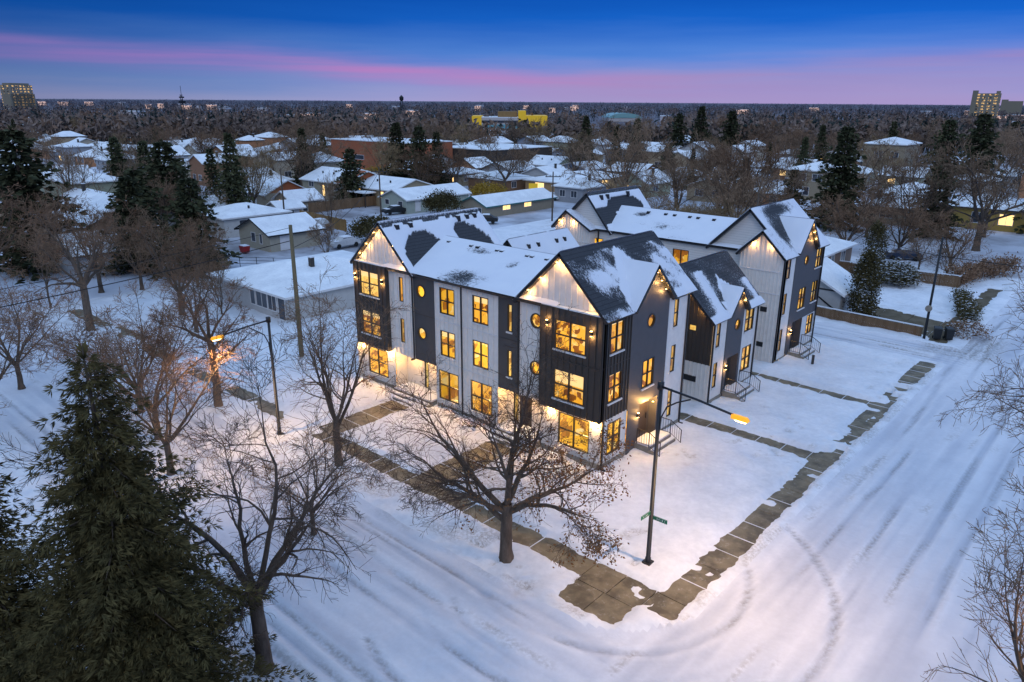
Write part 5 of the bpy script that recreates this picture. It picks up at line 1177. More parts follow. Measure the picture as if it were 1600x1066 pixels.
# hand-placed middle-distance trees
for x, y, h_, k, c, wd, lb in ((1.2, 91.6, 15.5, 2, 0, 1.35, 'big spreading bare elm at the right across the cross street'), (-54, 82, 14, 2, 0, 1.1, 'dark bare tree in front of the long low bungalow left of the back row'), (-62, 96, 15, 0, 0, 1.0, 'tall bare tree in the middle of the long low bungalow'),
    (-53, 101, 13.5, 2, 0, 1.2, 'bare tree before the right end of the long low bungalow'), (-40, 96, 13, 0, 1, 1.2, 'bare tree behind the left end of the back row roof'), (-33, 92, 13, 1, 1, 1.2, 'brown bare tree behind the middle of the back row roof'),
    (-25, 84, 10, 2, 0, 1.0, 'small dark tree beside the brush behind the back row'), (-22, 108, 13, 2, 0, 1.1, 'dark bare tree right of the brush behind the back row'), (-77, 36, 8.5, 1, 0, .6, 'slim bare tree standing at the beige gabled house'),
    (-96, 24, 7.5, 1, 0, 1.0, 'bare tree between the white garage and the hip-roofed house'), (-107, 40, 12, 1, 2, 1.0, 'tan feathery tree left of the garage with the orange gable'), (-103, 36.5, 10.5, 1, 2, 1.0, 'second tan feathery tree left of the orange-gabled garage'),
    (-125, 62, 12, 0, 0, 1.2, 'dark bare tree at the left end of the orange-striped house'), (-136, 72, 13, 0, 0, 1.2, 'bare tree behind the orange-striped house'), (-92, 93, 12, 2, 0, 1.3, 'dark bare tree over the brick bungalow'),
    (-118, 80, 11, 1, 2, 1.0, 'tan bare tree left of the pair near the school'), (-110, 84, 9, 1, 1, 1.1, 'rusty bare tree below the school spruces'), (-12, 76, 7.5, 1, 1, 1.5, 'reddish tree right of the back row roof end'), (-6, 80, 7, 1, 1, 1.7, 'wine-red bare tree behind the fenced yard'),
    (1.2, 76, 6.0, 1, 1, 1.5, 'wine-red shrub-like tree inside the fenced yard'), (-14, 92, 8, 1, 1, 1.5, 'pale brown tree left of the low snowy-roofed house'), (-1, 70, 5, 2, 0, 1.2, 'small dark tree in the fenced yard'), (2.6, 67.5, 4, 2, 0, 1.2, 'tiny bare tree at the yard fence'),
    (-84, 13, 9, 1, 1, 1.1, 'rusty round tree before the white gabled house'), (-78, -3, 9, 1, 1, 1.2, 'orange-brown tree at the small snowy-roofed house'), (-112, 26, 10, 0, 0, 1.2, 'purple-brown tree behind the white gabled house'), (-70, -12, 10, 0, 1, 1.2, 'brown bare tree at the far left below the spruce'), (-64, -3, 9, 0, 1, 1.2, 'tangled brown tree before the small snowy-roofed house'), (-57, 4.5, 7.0, 0, 1, 1.0, 'brown bare tree close to the left end of the white bungalow'), (-62, .5, 8, 0, 0, 1.1, 'dark bare tree two widths left of the white bungalow'),
    (-46, 70, 8, 1, 2, 1.1, 'tan brushy tree right of the teal-eaved garage')):
    bare_tree(x, y, h_, k, c, lb, False, wd); used.append((x, y, 2))
for i, (x, y) in enumerate(((-33, 61), (-30, 66), (-26, 63), (-23, 67.5), (-20.5, 62), (-37, 66), (-28, 72), (-34, 74))):
    o = bare_tree(x, y, rf.uniform(4.5, 6.5), 1, 2, 'tan brush thicket behind the white-sided back row', False, 1.5); o['group'] = 'tan brush behind the back row'; o['category'] = 'shrub'
# rows of houses
WALLS = [W_, (.40, .30, .19), (.44, .38, .29), (.28, .14, .075), (.30, .30, .31), (.30, .31, .22), (.42, .19, .09), (.25, .27, .31)]
nh = 0
for row in range(-7, 32):
    for cx_ in range(-46, 13):
        x = cx_*14.5+rf.uniform(-1.5, 1.5)+(0 if row % 2 else 4); y = row*19.5+rf.uniform(-2, 2)
        d, s_ = view(x, y)
        if not (112 < d < 520) or abs(s_) > .74*d+6 or (-25 < x < 20 and y < 90) or 10 < x < 22 or (-108 < x < -25 and y < 92): continue
        if d > 330 and rf.random() < .55: continue
        if not free(x, y, 8) or row % 3 == 2 and rf.random() < .75: continue
        if nh > 190: continue
        w, l_ = rf.uniform(7, 11.5), rf.uniform(7.5, 10.5); ze = rf.choice((2.9, 2.9, 3.1, 5.4)); kd = rf.choice('xyhh'); wl = rf.choice(WALLS)
        ws_ = []
        if d < 260:
            lit_ = rf.random() < .22
            ws_ = [('S', x-w*.3, x-w*.12, 1, 2.3, lit_), ('S', x+w*.1, x+w*.3, 1, 2.3, 0), ('E', y-l_*.25, y-l_*.05, 1, 2.3, 0)]
        o = house('', x-w/2, x+w/2, y-l_/2, y+l_/2, ze, rf.uniform(1.3, 2.3), kd, wl, rf.choice(('white2', 'brown')), ws_, chim=(x+1.5, y+1, .6) if d < 300 and rf.random() < .7 else None, group='houses among the trees', vents=2 if d < 230 and kd == 'x' else 0)
        enroll(o, {0: 'white', 1: 'tan', 2: 'beige', 3: 'brick', 4: 'grey', 5: 'olive', 6: 'rust-coloured', 7: 'slate-blue'}[WALLS.index(wl)]+' snowy-roofed house', x, y); used.append((x, y, 5)); nh += 1
nt_ = 0
for k in range(4000):
    d = 95+rf.random()**.75*300; s_ = rf.uniform(-.78, .76)*d; p = Vector((CAM.x, CAM.y, 0))+FW*d+RT*s_; x, y = p.x, p.y
    if (-24 < x < 20 and y < 90) or 11 < x < 21 or (x > -100 and -4 < y < 58 and x < -20) or (-100 < x < -60 and 55 < y < 95): continue
    if not free(x, y, 1.0 if d > 160 else 2.5): continue
    if nt_ >= 185: break
    used.append((x, y, 2.2)); nt_ += 1
    if rf.random() < .17:
        h_ = rf.uniform(8, 14); o = conifer(rf.randrange(3), (x, y, 0), h_, '', None, rf.uniform(.9, 1.3)); o['group'] = 'spruces among the houses'; enroll(o, 'dark spruce', x, y)
    else: bare_tree(x, y, rf.uniform(7.5, 12.5), far=d > 150, wide=rf.uniform(.95, 1.25))
ORD = ['', 'second', 'third', 'fourth', 'fifth', 'sixth', 'seventh', 'eighth', 'ninth', 'tenth', 'eleventh', 'twelfth', 'thirteenth', 'fourteenth', 'fifteenth', 'sixteenth', 'seventeenth', 'eighteenth', 'nineteenth', 'twentieth']
for (what, rel, n_), L_ in FILL.items():
    L_.sort(key=lambda q: -q[1])
    rows_ = [L_[i:i+8] for i in range(0, len(L_), 8)]
    for ri, row in enumerate(rows_):
        row.sort(key=lambda q: q[0])
        for i, (u, v, o) in enumerate(row):
            lb = what+' '+rel.replace('in front of and', 'before and')+' '+n_
            if len(L_) > 1: lb += ', '+((ORD[i]+' from left') if i else 'leftmost')
            if len(rows_) > 1: lb += ', '+('nearer', 'second', 'third', 'fourth', 'fifth', 'sixth')[min(ri, 5)]+' row'
            o['label'] = lb
# far woods: one mass of crowns out to the horizon
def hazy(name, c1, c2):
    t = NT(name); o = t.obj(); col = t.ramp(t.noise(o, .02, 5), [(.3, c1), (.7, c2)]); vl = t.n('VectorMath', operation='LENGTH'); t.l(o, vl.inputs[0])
    return t.set(t.mix(t.ramp(t.math('DIVIDE', vl.outputs['Value'], 6000), [(.08, 0.0), (.35, .55), (1.0, .8)]), col, (.085, .105, .165)), .95, 0, .05)  # bluish haze painted into the tree colour, stronger with distance
def far_woods():
    b = MB(); r_ = random.Random(5)
    def crown(x, y, h_, w_, con, n_):
        m = 1 if con else (2 if r_.random() < .30 else 0)
        for i in range(n_):
            if con:
                t_ = r_.random(); z = h_*t_; rr = w_*(1-t_)*.5+.1; a = r_.random()*6.28; c = Vector((x+rr*math.cos(a)*.6, y+rr*math.sin(a)*.6, z)); l_ = h_*.16
            else:
                a = r_.random()*6.28; q = r_.random()**.6; e = r_.uniform(-.6, 1); c = Vector((x+w_*.5*q*math.cos(a), y+w_*.5*q*math.sin(a), h_*.58+h_*.38*e*math.sqrt(max(0, 1-q*q*.9)))); l_ = h_*.22
            u = Vector((r_.gauss(0, .6), r_.gauss(0, .6), r_.gauss(.35 if not con else -.2, .6))).normalized(); v = u.cross(Vector((r_.gauss(0, 1), r_.gauss(0, 1), r_.gauss(0, 1)))).normalized()
            b.quad(tuple(c-u*l_*.5), tuple(c+v*l_*.22), tuple(c+u*l_*.6), tuple(c-v*l_*.22), m)
        b.tube([(x, y, 0), (x, y, h_*.6)], .25, 3, m)
    for k in range(9500):
        d = 320+3300*r_.random()**2.2; s_ = r_.uniform(-.80, .78)*d; p = Vector((CAM.x, CAM.y, 0))+FW*d+RT*s_
        if 8 < p.x < 24: continue
        if any(d > 330 and d < D_-4 and abs(s_/d-S_) < .055 for D_, S_ in ((498, -.002), (770, .145))): continue
        if d < 1400 and any(abs(p.x-a)+abs(p.y-c) < 38 and view(p.x, p.y)[0] < view(a, c)[0]+5 for a, c in ((-326, 355), (-419, 637), (-158, 952))): continue
        far = max(1, d/700); crown(p.x, p.y, r_.uniform(7, 12)*(1+.12*far), r_.uniform(7, 12)*far, r_.random() < (.30 if d < 600 else .45), int(26/far**.3))
    for k in range(2600):
        d = 3000+7000*r_.random(); s_ = r_.uniform(-.80, .78)*d; p = Vector((CAM.x, CAM.y, 0))+FW*d+RT*s_; crown(p.x, p.y, r_.uniform(8, 14), r_.uniform(80, 160), False, 12)
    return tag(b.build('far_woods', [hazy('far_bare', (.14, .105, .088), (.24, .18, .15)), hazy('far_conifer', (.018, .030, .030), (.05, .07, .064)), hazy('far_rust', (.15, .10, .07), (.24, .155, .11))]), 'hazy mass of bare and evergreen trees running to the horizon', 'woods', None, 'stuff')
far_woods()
# specks of distant buildings in the woods
r_ = random.Random(9); fb = plain('far_pale_wall', (.55, .50, .50), .8); fl = emit('far_lit_wall', (1.0, .62, .45), .5)
for i in range(46):
    d = r_.uniform(560, 2300); s_ = r_.uniform(-.66, .70)*d; p = Vector((CAM.x, CAM.y, 0))+FW*d+RT*s_; w = r_.uniform(6, 20); h_ = r_.uniform(4, 6)+d*.0022
    o = empty('far_building', (p.x, p.y, 0), .73+r_.uniform(-.2, .2), '', 'building', 'pale buildings near the horizon'); b = MB(); b.box(-w/2, w/2, -8, 8, 0, h_); lit_ = r_.random() < .5
    b.build('wall', fl if lit_ else fb, o); b = MB(); b.box(-w/2-.3, w/2+.3, -8.3, 8.3, h_+.01, h_+.6); b.build('roof', M['roofsnow'], o); FILL.setdefault('far', []).append((scr(p.x, p.y)[0], lit_, o))
for i, (u, lit_, o) in enumerate(sorted(FILL['far'], key=lambda q: q[0])):
    a_ = min(LS, key=lambda q: abs(q[0]-u)); o['label'] = ('lit' if lit_ else 'pale')+' flat building on horizon '+('left' if u < a_[0] else 'right')+' of '+a_[2]+', tiny'
# ------------------------------------------------------------------ street furniture
def street_lamp(loc, rz, h_, arm, label, lit=True, power=900, hz=-.35):
    r = empty('street_lamp', loc, rz, label, 'street lamp'); b = MB(); b.tube([(0, 0, -.1), (0, 0, .35), (0, 0, .36), (0, 0, h_)], [.13, .13, .105, .075], 10, cap=True); b.build('pole', M['black'], r, True)
    b = MB(); b.box(-.2, .2, -.2, .2, -.05, .16); b.build('base_plate', M['black'], r)
    b = MB(); b.tube([(0, 0, h_-.12), (arm*.5, 0, h_-.12+hz*.35), (arm, 0, h_-.1+hz)], .05, 7, cap=True)
    P = [(.06, 0, h_-2.3), (.12, 0, h_-1.5), (.35, 0, h_-.95), (.8, 0, h_-.62), (arm*.42, 0, h_-.22+hz*.3)]; b.tube(P, .035, 6); b.box(-.1, .1, -.1, .1, h_-.25, h_+.08); b.build('arm', M['black'], r, True)
    b = MB(); z = h_-.1+hz; b.hexa([(arm-.1, -.12, z-.11), (arm+.60, -.13, z-.11), (arm+.60, .13, z-.11), (arm-.1, .12, z-.11), (arm-.1, -.07, z+.05), (arm+.52, -.07, z+.04), (arm+.52, .07, z+.04), (arm-.1, .07, z+.05)])
    hd = b.build('lamp_head', AMB if lit else M['black'], r); e = MB(); e.hexa([(arm+.12, -.06, z-.19), (arm+.50, -.06, z-.19), (arm+.50, .06, z-.19), (arm+.12, .06, z-.19), (arm+.05, -.11, z-.113), (arm+.57, -.11, z-.113), (arm+.57, .11, z-.113), (arm+.05, .11, z-.113)]); e.build('lamp_lens', M['bulb'], hd)
    if lit:
        L = spot('street_light', (arm+.35, 0, z-.3), power, (1.0, .60, .27), .18, hd, 160, (0, 0, -1)); L.data.spot_blend = .9
    return r
AMB = emit('amber_lamp_body', (1.0, .40, .02), .75)
lamp1 = street_lamp((6.8, -5.9, .1), 0, 8.75, 3.3, 'black street lamp with lit amber head and green street name signs at the corner', power=2700)
street_lamp((-17.3, -9.8, .1), R(-93), 7.6, 2.9, 'black street lamp with glowing head left of the front row', power=2300)
street_lamp((24.6, -9.4, .1), R(180), 8.7, 2.4, 'black street lamp across the side street just outside the photo', power=800)
def sign(parent_loc, rz, label, txt):
    o = empty('street_sign', parent_loc, rz, label, 'sign'); b = MB(); b.box(.10, .78, -.012, .012, -.10, .10); b.build('sign_plate', M['signgreen'], o)
    b = MB()
    for y in (-.016, .016): b.box(.12, .76, y-.002, y+.002, .082, .088); b.box(.12, .76, y-.002, y+.002, -.088, -.082)
    for y in (-.018, .018):   # small pale blurred lettering strokes, unreadable in the photo
        for k, (a, c) in enumerate(txt): b.box(.10+a, .10+c-.02, y-.002, y+.002, -.03, .03)
    b.build('lettering', M['white2'], o); return o
sign((6.8, -5.9, 2.55), R(3), 'green street name sign on the corner lamp pole, the long blade to the right', [(.18, .24), (.27, .33), (.37, .40), (.43, .50), (.56, .60)])
sign((6.8, -5.9, 2.78), R(-93), 'short green street name sign on the corner lamp pole pointing to the left', [(.2, .26), (.29, .36), (.40, .44), (.5, .56)])
def util_pole(loc, h_, label, cross=True, rz=0, r0=.17, mat='pole', lean=0):
    r = empty('utility_pole', loc, rz, label, 'utility pole'); b = MB(); b.tube([(0, 0, -.2), (lean, 0, h_)], [r0, r0*.68], 10, cap=True); b.build('pole', M[mat], r, True)
    if cross:
        b = MB(); b.box(-1.3, 1.3, -.06, .06, h_-.9, h_-.76); b.build('crossarm', M['brown'], r)
        b = MB()
        for x in (-1.15, -.5, .5, 1.15): b.tube([(x, 0, h_-.76), (x, 0, h_-.55)], .05, 5)
        b.build('insulator', M['binblack'], r)
    return r
util_pole((-29.2, -.5, 0), 10.8, 'tall plain wooden utility pole in front of the white bungalow', False, 0, .20)
util_pole((-77.3, 46.2, 0), 9.6, 'dark utility pole with crossarms behind the leftmost gable roof', True, .8, .16, 'bark')
util_pole((-91.1, 36.5, 0), 9.0, 'leaning dark utility pole beside the orange-gabled garage', False, 0, .15, 'bark')
util_pole((-58.5, 68.4, 0), 8.6, 'utility pole with crossarm left of the back row', True, .8, .15, 'bark')
util_pole((-19.8, 63.2, 0), 9.0, 'thin utility pole in the brush behind the back row', False, 0, .14, 'bark')
util_pole((7.1, 39.4, 0), 9.2, 'dark thin pole at the end of the lane fence on the right', False, 0, .12, 'binblack')
pm = empty('meter_box', (7.1, 39.3, 3.0), 0, 'small round grey disc fixed on the dark pole at the lane fence', 'meter'); b = MB(); b.tube([(0, -.16, 0), (0, -.30, 0)], .28, 14, cap=True); b.build('disc', M['concrete'], pm)
def wire(p, q, sag, label, r_=.02):
    P, Q = Vector(p), Vector(q); b = MB(); b.tube([tuple(P.lerp(Q, t/14)-Vector((0, 0, 4*sag*(t/14)*(1-t/14)))) for t in range(15)], r_, 4)
    return tag(b.build('overhead_wire', M['rubber']), label, 'wire')
wire((-29.2, -.5, 10.6), (-29.0, -60, 9.8), 1.2, 'upper power line running from the tall wooden pole to the left edge')
wire((-29.2, -.5, 9.6), (-29.3, -60, 8.6), 1.2, 'lower cable running from the tall wooden pole to the left edge', .035)
wire((-29.2, -.5, 9.0), (-77.3, 46.2, 8.8), 1.5, 'cable from the tall wooden pole back to the crossarm pole', .03)
wire((-29.2, -.5, 6.0), (-43, 8.0, 3.9), .2, 'service line dropping from the tall pole to the white bungalow', .02)
wire((-77.3, 46.2, 9.0), (-58.5, 68.4, 8.0), .6, 'power line between the two crossarm poles behind the townhouses')
wire((7.1, 39.4, 7.6), (40, 47, 7.6), .5, 'cable from the lane pole crossing the side street to the right edge', .03)
wire((7.1, 39.4, 7.6), (-19.8, 63.2, 8.6), .8, 'cable from the lane pole back over the garage', .025)
def fence(p, q, h_, mat, label, cap=True, post=2.4, z=0):
    P, Q = Vector((*p, z)), Vector((*q, z)); L_ = (Q-P).length; r = empty('wooden_fence', tuple(P), math.atan2(Q.y-P.y, Q.x-P.x), label, 'fence'); b = MB(); n = int(L_/.15)
    for i in range(n): x = L_*i/n; b.box(x+.006, x+L_/n-.006, -.012, .012, .02, h_-.03*((i*7) % 3)/3)
    b.build('boards', M[mat], r); b = MB()
    for i in range(int(L_/post)+1): x = min(L_-.06, i*post); b.box(x-.06, x+.06, .014, .13, -.1, h_+.06)
    b.build('post', M[mat], r); b = MB(); b.box(0, L_, .02, .09, h_*.25, h_*.25+.09); b.box(0, L_, .02, .09, h_*.75, h_*.75+.09); b.build('fence_rail', M[mat], r)
    if cap: b = MB(); b.box(0, L_, -.06, .14, h_+.061, h_+.13); b.build('snow_cap', M['snow'], r)
fence((-13, 41.0), (6.8, 39.7), 1.05, 'plank', 'low wooden plank fence along the lane behind the back row')
fence((-9, 61.8), (4.8, 62.6), 1.5, 'plank', 'snow-capped board fence on the near side of the fenced yard')
fence((4.9, 62.7), (4.7, 78), 1.4, 'plank', 'snow-capped board fence on the street side of the fenced yard')
fence((-97.4, 45.5), (-97.4, 64), 1.9, 'plank', 'dark brown board fence with pale posts in front of the beige houses', False, 1.9)
fence((-91, 39.4), (-76, 38.2), 1.9, 'plank2', 'long pale wooden fence left of the leftmost gable', False)
fence((-59, 22.5), (-50, 30.0), 1.1, 'plank', 'short reddish fence just left of the black bay of the front row', False)
wf = empty('wire_fence', (-75.5, 6.0, 0), R(36), 'thin wire fence across the snow behind the white bungalow', 'fence'); b = MB()
for i in range(12): b.tube([(i*2.2, 0, -.1), (i*2.2, 0, 1.2)], .04, 4)
b.build('post', M['binblack'], wf); b = MB()
for z in (.35, .75, 1.15): b.tube([(0, 0, z), (24.2, 0, z)], .03, 3)
b.build('wire', M['binblack'], wf)
def waste_bin(loc, rz, label):
    r = empty('waste_bin', loc, rz, label, 'bin'); b = MB(); b.hexa([(-.26, -.3, .08), (.26, -.3, .08), (.26, .3, .08), (-.26, .3, .08), (-.32, -.38, 1.0), (.32, -.38, 1.0), (.32, .38, 1.0), (-.32, .38, 1.0)]); b.build('bin_body', M['binblack'], r)
    b = MB(); b.hexa([(-.34, -.42, 1.003), (.34, -.42, 1.003), (.34, .42, 1.003), (-.34, .42, 1.003), (-.3, -.34, 1.09), (.3, -.34, 1.09), (.3, .36, 1.12), (-.3, .36, 1.12)]); b.build('lid', M['binblack'], r)
    for x in (-.3, .3): b = MB(); b.tube([(x-.04, .3, .11), (x+.04, .3, .11)], .12, 10, cap=True); b.build('wheel', M['rubber'], r)
waste_bin((7.9, 40.4, .05), .3, 'black wheeled bin right beside the dark lane pole'); waste_bin((8.7, 40.9, .05), .5, 'second black wheeled bin, the one nearer the street')
def car(loc, rz, label, paint):
    r = empty('parked_car', loc, rz, label, 'car'); b = MB()
    prof = [(-2.2, .35), (-2.2, .75), (-2.05, .92), (-1.2, 1.0), (-.55, 1.42), (.9, 1.45), (1.6, 1.02), (2.1, .92), (2.25, .6), (2.2, .35)]; W = .85
    for s_ in (-W, W): b.poly([(x, s_*(.86 if z > 1.2 else 1), z) for x, z in prof])
    for i in range(len(prof)): (x, z), (u, w) = prof[i], prof[(i+1) % len(prof)]; k = lambda z_: W*(.86 if z_ > 1.2 else 1); b.quad((x, -k(z), z), (x, k(z), z), (u, k(w), w), (u, -k(w), w))
    b.build('body', paint, r)
    b = MB(); b.hexa([(-.5, -.70, 1.452), (.85, -.70, 1.452), (.85, .70, 1.452), (-.5, .70, 1.452), (-.4, -.6, 1.54), (.75, -.6, 1.54), (.75, .6, 1.54), (-.4, .6, 1.54)]); b.hexa([(-2.0, -.75, .99), (-1.3, -.75, 1.01), (-1.3, .75, 1.01), (-2.0, .75, .99), (-1.95, -.7, 1.05), (-1.3, -.7, 1.1), (-1.3, .7, 1.1), (-1.95, .7, 1.05)]); b.build('snow_cap', M['snow'], r)
    b = MB()
    for s_ in (-1, 1): b.quad((-1.0, s_*.80, 1.08), (.0, s_*.80, 1.08), (.0, s_*.755, 1.38), (-.55, s_*.755, 1.38)); b.quad((.1, s_*.80, 1.08), (1.35, s_*.80, 1.08), (.85, s_*.755, 1.38), (.1, s_*.755, 1.38))
    b.build('window', M['dglass'], r)
    for x in (-1.4, 1.4):
        for s_ in (-1, 1): b = MB(); b.tube([(x, s_*.68, .33), (x, s_*.88, .33)], .33, 14, cap=True); b.build('wheel', M['rubber'], r)
car((-4.5, 76.5, 0), .4, 'snow-covered dark blue car parked beyond the cedar near the fenced yard', M['carblue'])
car((-86, 56.2, 0), 1.4, 'dark car parked beside the pale green house', M['binblack'])
car((-31, 128, 0), .2, 'snow-topped car parked under the tan two-storey house', M['carblue'])
car((8.0, 104, 0), .2, 'dark car parked at the far right beyond the elm', M['binblack'])
car((-101.5, 133, 0), .2, 'red car parked in the trees behind the back row', M['red'])
SN = snow('car_paint_white', (.5, .5, .5))
for x, y, rz, lb in ((-66, 30.5, 1.5, 'snow-covered car parked right of the beige gabled house'), (-82.5, 37.5, .1, 'light car parked by the pale wooden fence'), (-107.5, 53.5, 1.6, 'car parked beside the orange gable end'), (-66.5, 60, .7, 'dark car parked before the teal-eaved garage'), (-78, 92.5, .1, 'snow-covered car parked before the long low bungalow'), (14.5, 92, 1.6, 'car parked on the side street far right')):
    car((x, y, 0), rz, lb, M['binblack'] if 'dark' in lb else SN)
o = empty('garbage_cart', (-72.5, 18.7, 0), 0, 'red plastic cart beside the beige gabled house', 'cart'); b = MB(); b.hexa([(-.5, -.4, 0), (.5, -.4, 0), (.5, .4, 0), (-.5, .4, 0), (-.65, -.5, .9), (.65, -.5, .9), (.65, .5, .9), (-.65, .5, .9)]); b.build('tub', M['red'], o); b = MB(); b.box(-.6, .6, -.45, .45, .902, 1.0); b.build('snow_cap', M['snow'], o)
o = empty('sign_post', (2.4, 25.6, .1), .2, 'short wooden post standing in the snow by the back row steps', 'post'); b = MB(); b.box(-.1, .1, -.04, .04, -.1, .95); b.build('post', M['brown'], o); b = MB(); b.box(-.12, .12, -.06, .06, .951, 1.0); b.build('snow_cap', M['snow'], o)
o = empty('yellow_sign', (-76, 84, 0), .7, 'yellow sign board on a post right of the yellow shrub', 'sign'); b = MB(); b.box(-.08, .08, -.06, .06, 0, 3.2); b.build('post', M['binblack'], o); b = MB(); b.box(-.9, .9, -.08, -.061, 2.0, 4.2); b.build('sign_plate', YW, o)
o = empty('planter_box', (-39.5, 22.5, 0), .3, 'snow-topped crates in the yard behind the white bungalow chimney', 'crate'); b = MB(); b.box(-1.0, .9, -.6, .6, 0, 1.0); b.build('box', M['plank'], o); b = MB(); b.box(-.95, .85, -.55, .55, 1.001, 1.2); b.build('snow_cap', M['snow'], o)
# low planting beds along the front wall
for i, (x, lb) in enumerate(((-12.3, 'low dead planting under the ground-floor window left of the middle downspout'), (-9.3, 'low dead planting under the ground-floor window right of the middle downspout'), (-2.0, 'brown dry shrubs under the corner bay window'), (-20.2, 'low dry shrubs under the leftmost ground-floor window'))):
    leafy('dry_shrub', (x, -.9, .12), 90+i, hedgeb(2.2, .7, .5 if i != 2 else 1.0), 260, .10, 'deadleaf', lb, 'shrub', 6, .08)
# ------------------------------------------------------------------ sky, sun and camera
w = bpy.data.worlds.new('World'); SC.world = w; w.use_nodes = True; nt = w.node_tree; bg = nt.nodes['Background']
def N(typ, **kw):
    o = nt.nodes.new('ShaderNode'+typ)
    for k, v in kw.items(): setattr(o, k, v)
    return o
def Mth(op, a, b=None, c=None):
    m = N('Math', operation=op)
    for i, x in enumerate((a, b, c)):
        if x is None: continue
        if hasattr(x, 'is_linked'): nt.links.new(x, m.inputs[i])
        else: m.inputs[i].default_value = x
    return m.outputs[0]
def Mx(f, a, b, bl='MIX'):
    m = N('Mix', data_type='RGBA', blend_type=bl)
    for s_, x in ((m.inputs['Factor'], f), (m.inputs[6], a), (m.inputs[7], b)):
        if hasattr(x, 'is_linked'): nt.links.new(x, s_)
        elif hasattr(x, '__len__'): s_.default_value = (*x, 1)
        else: s_.default_value = x
    return m.outputs[2]
def Rmp(f, stops):
    r = N('ValToRGB'); e = r.color_ramp.elements
    while len(e) < len(stops): e.new(.5)
    for i, (p, c) in enumerate(stops): e[i].position = p; e[i].color = (*c, 1) if hasattr(c, '__len__') else (c, c, c, 1)
    nt.links.new(f, r.inputs['Fac']); return r.outputs['Color']
tc = N('TexCoord'); sp = N('SeparateXYZ'); nt.links.new(tc.outputs['Generated'], sp.inputs[0])
elev = Mth('MULTIPLY', Mth('ARCSINE', sp.outputs['Z']), 57.2958)
dt = N('VectorMath', operation='DOT_PRODUCT'); nt.links.new(tc.outputs['Generated'], dt.inputs[0]); dt.inputs[1].default_value = tuple(RT)
az = dt.outputs['Value']           # about -.57 at the left of the view, +.57 at the right
mp = N('Mapping'); mp.inputs['Scale'].default_value = (2.0, 2.0, 26); nt.links.new(tc.outputs['Generated'], mp.inputs['Vector'])
no = N('TexNoise'); no.inputs['Scale'].default_value = 2.2; no.inputs['Detail'].default_value = 5; nt.links.new(mp.outputs['Vector'], no.inputs['Vector'])
wob = Mth('MULTIPLY', Mth('SUBTRACT', no.outputs['Fac'], .5), 1.6)
e2 = Mth('ADD', elev, wob)
base = Rmp(Mth('DIVIDE', e2, 10.0), [(0.0, (.34, .38, .68)), (.12, (.19, .31, .68)), (.30, (.085, .23, .66)), (.55, (.008, .115, .54)), (.85, (.001, .060, .38))])
bright = Rmp(Mth('MULTIPLY_ADD', az, .8, .5), [(0.0, .55), (.40, .95), (.75, 1.1), (1.0, 1.15)])
base = Mx(1.0, base, bright, 'MULTIPLY')
# pink cloud band: high at the left, sinking to the horizon right of centre, with a second veil on the right
c1 = Mth('MULTIPLY_ADD', az, -2.9, 1.5); g1_ = Mth('DIVIDE', Mth('SUBTRACT', e2, c1), .72)
g1_ = Mth('POWER', 2.71828, Mth('MULTIPLY', Mth('MULTIPLY', g1_, g1_), -1.0))
a1 = Rmp(Mth('MULTIPLY_ADD', az, .8, .5), [(0.0, .22), (.18, .42), (.40, .85), (.58, .92), (.72, .4), (1.0, .15)])
sn_ = N('TexNoise'); sn_.inputs['Scale'].default_value = 3.4; sn_.inputs['Detail'].default_value = 6; mp2 = N('Mapping'); mp2.inputs['Scale'].default_value = (1.0, 1.0, 34); mp2.inputs['Rotation'].default_value = (.03, .05, 0); nt.links.new(tc.outputs['Generated'], mp2.inputs['Vector']); nt.links.new(mp2.outputs['Vector'], sn_.inputs['Vector'])
stk = Rmp(sn_.outputs['Fac'], [(.28, .45), (.68, 1.1)])
pink = Mx(Mth('MULTIPLY', Mth('MULTIPLY', g1_, stk), a1), base, (.56, .20, .52))
c2 = Mth('MULTIPLY_ADD', az, 3.6, .4); g2_ = Mth('DIVIDE', Mth('SUBTRACT', e2, c2), 1.25); g2_ = Mth('POWER', 2.71828, Mth('MULTIPLY', Mth('MULTIPLY', g2_, g2_), -1.0))
a2 = Rmp(Mth('MULTIPLY_ADD', az, .8, .5), [(.40, 0.0), (.60, .55), (1.0, .85)])
pink = Mx(Mth('MULTIPLY', Mth('MULTIPLY', g2_, stk), a2), pink, (.36, .24, .52))
lowr = Mth('MULTIPLY', Rmp(Mth('DIVIDE', e2, 10.0), [(0.0, 1.0), (.10, .8), (.32, 0.0)]), Rmp(Mth('MULTIPLY_ADD', az, .8, .5), [(.25, 0.0), (.55, .75), (1.0, .8)]))
pink = Mx(lowr, pink, (.37, .29, .56))
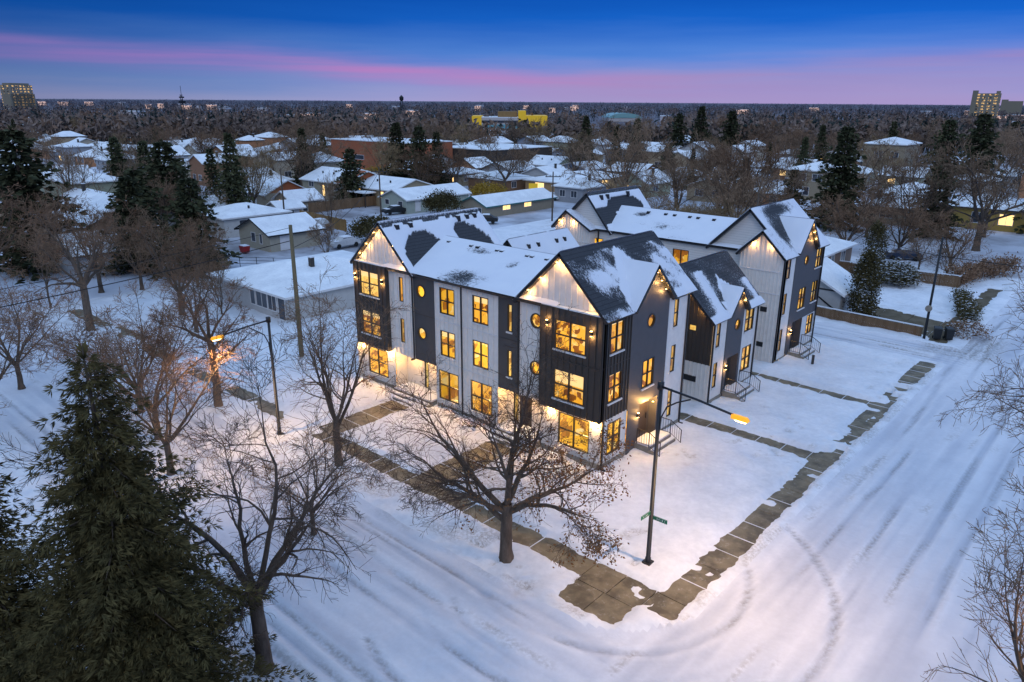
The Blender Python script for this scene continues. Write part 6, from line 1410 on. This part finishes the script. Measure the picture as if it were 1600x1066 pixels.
sky = N('TexSky', sky_type='NISHITA'); sky.sun_disc = False; sky.sun_elevation = R(4); sky.sun_rotation = R(140); sky.altitude = 600
over = Mx(1.0, (.42, .52, .92), Mx(.12, (1, 1, 1), sky.outputs['Color']), 'MULTIPLY')
fin = Mx(Rmp(Mth('DIVIDE', elev, 60.0), [(.16, 0.0), (.45, 1.0)]), pink, (.41, .63, 1.04))
nsk = Mx(1.0, fin, Mx(1.0, sky.outputs['Color'], (.05, .05, .05), 'MULTIPLY'), 'ADD')
fin = Mx(Rmp(Mth('DIVIDE', elev, 60.0), [(.16, 0.0), (.45, 1.0)]), fin, nsk)
nt.links.new(fin, bg.inputs['Color']); bg.inputs['Strength'].default_value = 1.0
S = bpy.data.lights.new('dusk_sun', 'SUN'); S.energy = .42; S.angle = R(25); S.color = (1.0, .94, .86)
so = bpy.data.objects.new('dusk_sun', S); COL.objects.link(so); so.rotation_euler = Vector((-.62, .66, -.55)).to_track_quat('-Z', 'Y').to_euler()
cam = bpy.data.cameras.new('camera'); co = bpy.data.objects.new('camera', cam); COL.objects.link(co)
pi_, ro_, ya_ = .3158, .0067, .7269
fw = Vector((-math.sin(ya_), math.cos(ya_), 0)); rt = Vector((math.cos(ya_), math.sin(ya_), 0)); up = Vector((0, 0, 1))
F_ = fw*math.cos(pi_)-up*math.sin(pi_); U_ = fw*math.sin(pi_)+up*math.cos(pi_)
X_ = rt*math.cos(ro_)+U_*math.sin(ro_); Y_ = U_*math.cos(ro_)-rt*math.sin(ro_)
from mathutils import Matrix
m3 = Matrix((X_, Y_, -F_)).transposed(); co.matrix_world = Matrix.Translation(CAM) @ m3.to_4x4()
cam.sensor_width = 36; cam.lens = 1149.16/1600*36; cam.clip_end = 30000; cam.clip_start = .2
SC.camera = co
SC.view_settings.view_transform = 'Standard'; SC.view_settings.look = 'None'; SC.view_settings.exposure = 0
SC.cycles.use_denoising = True; SC.cycles.max_bounces = 6; SC.cycles.diffuse_bounces = 2; SC.cycles.glossy_bounces = 2; SC.cycles.transparent_max_bounces = 6; SC.cycles.sample_clamp_indirect = 4
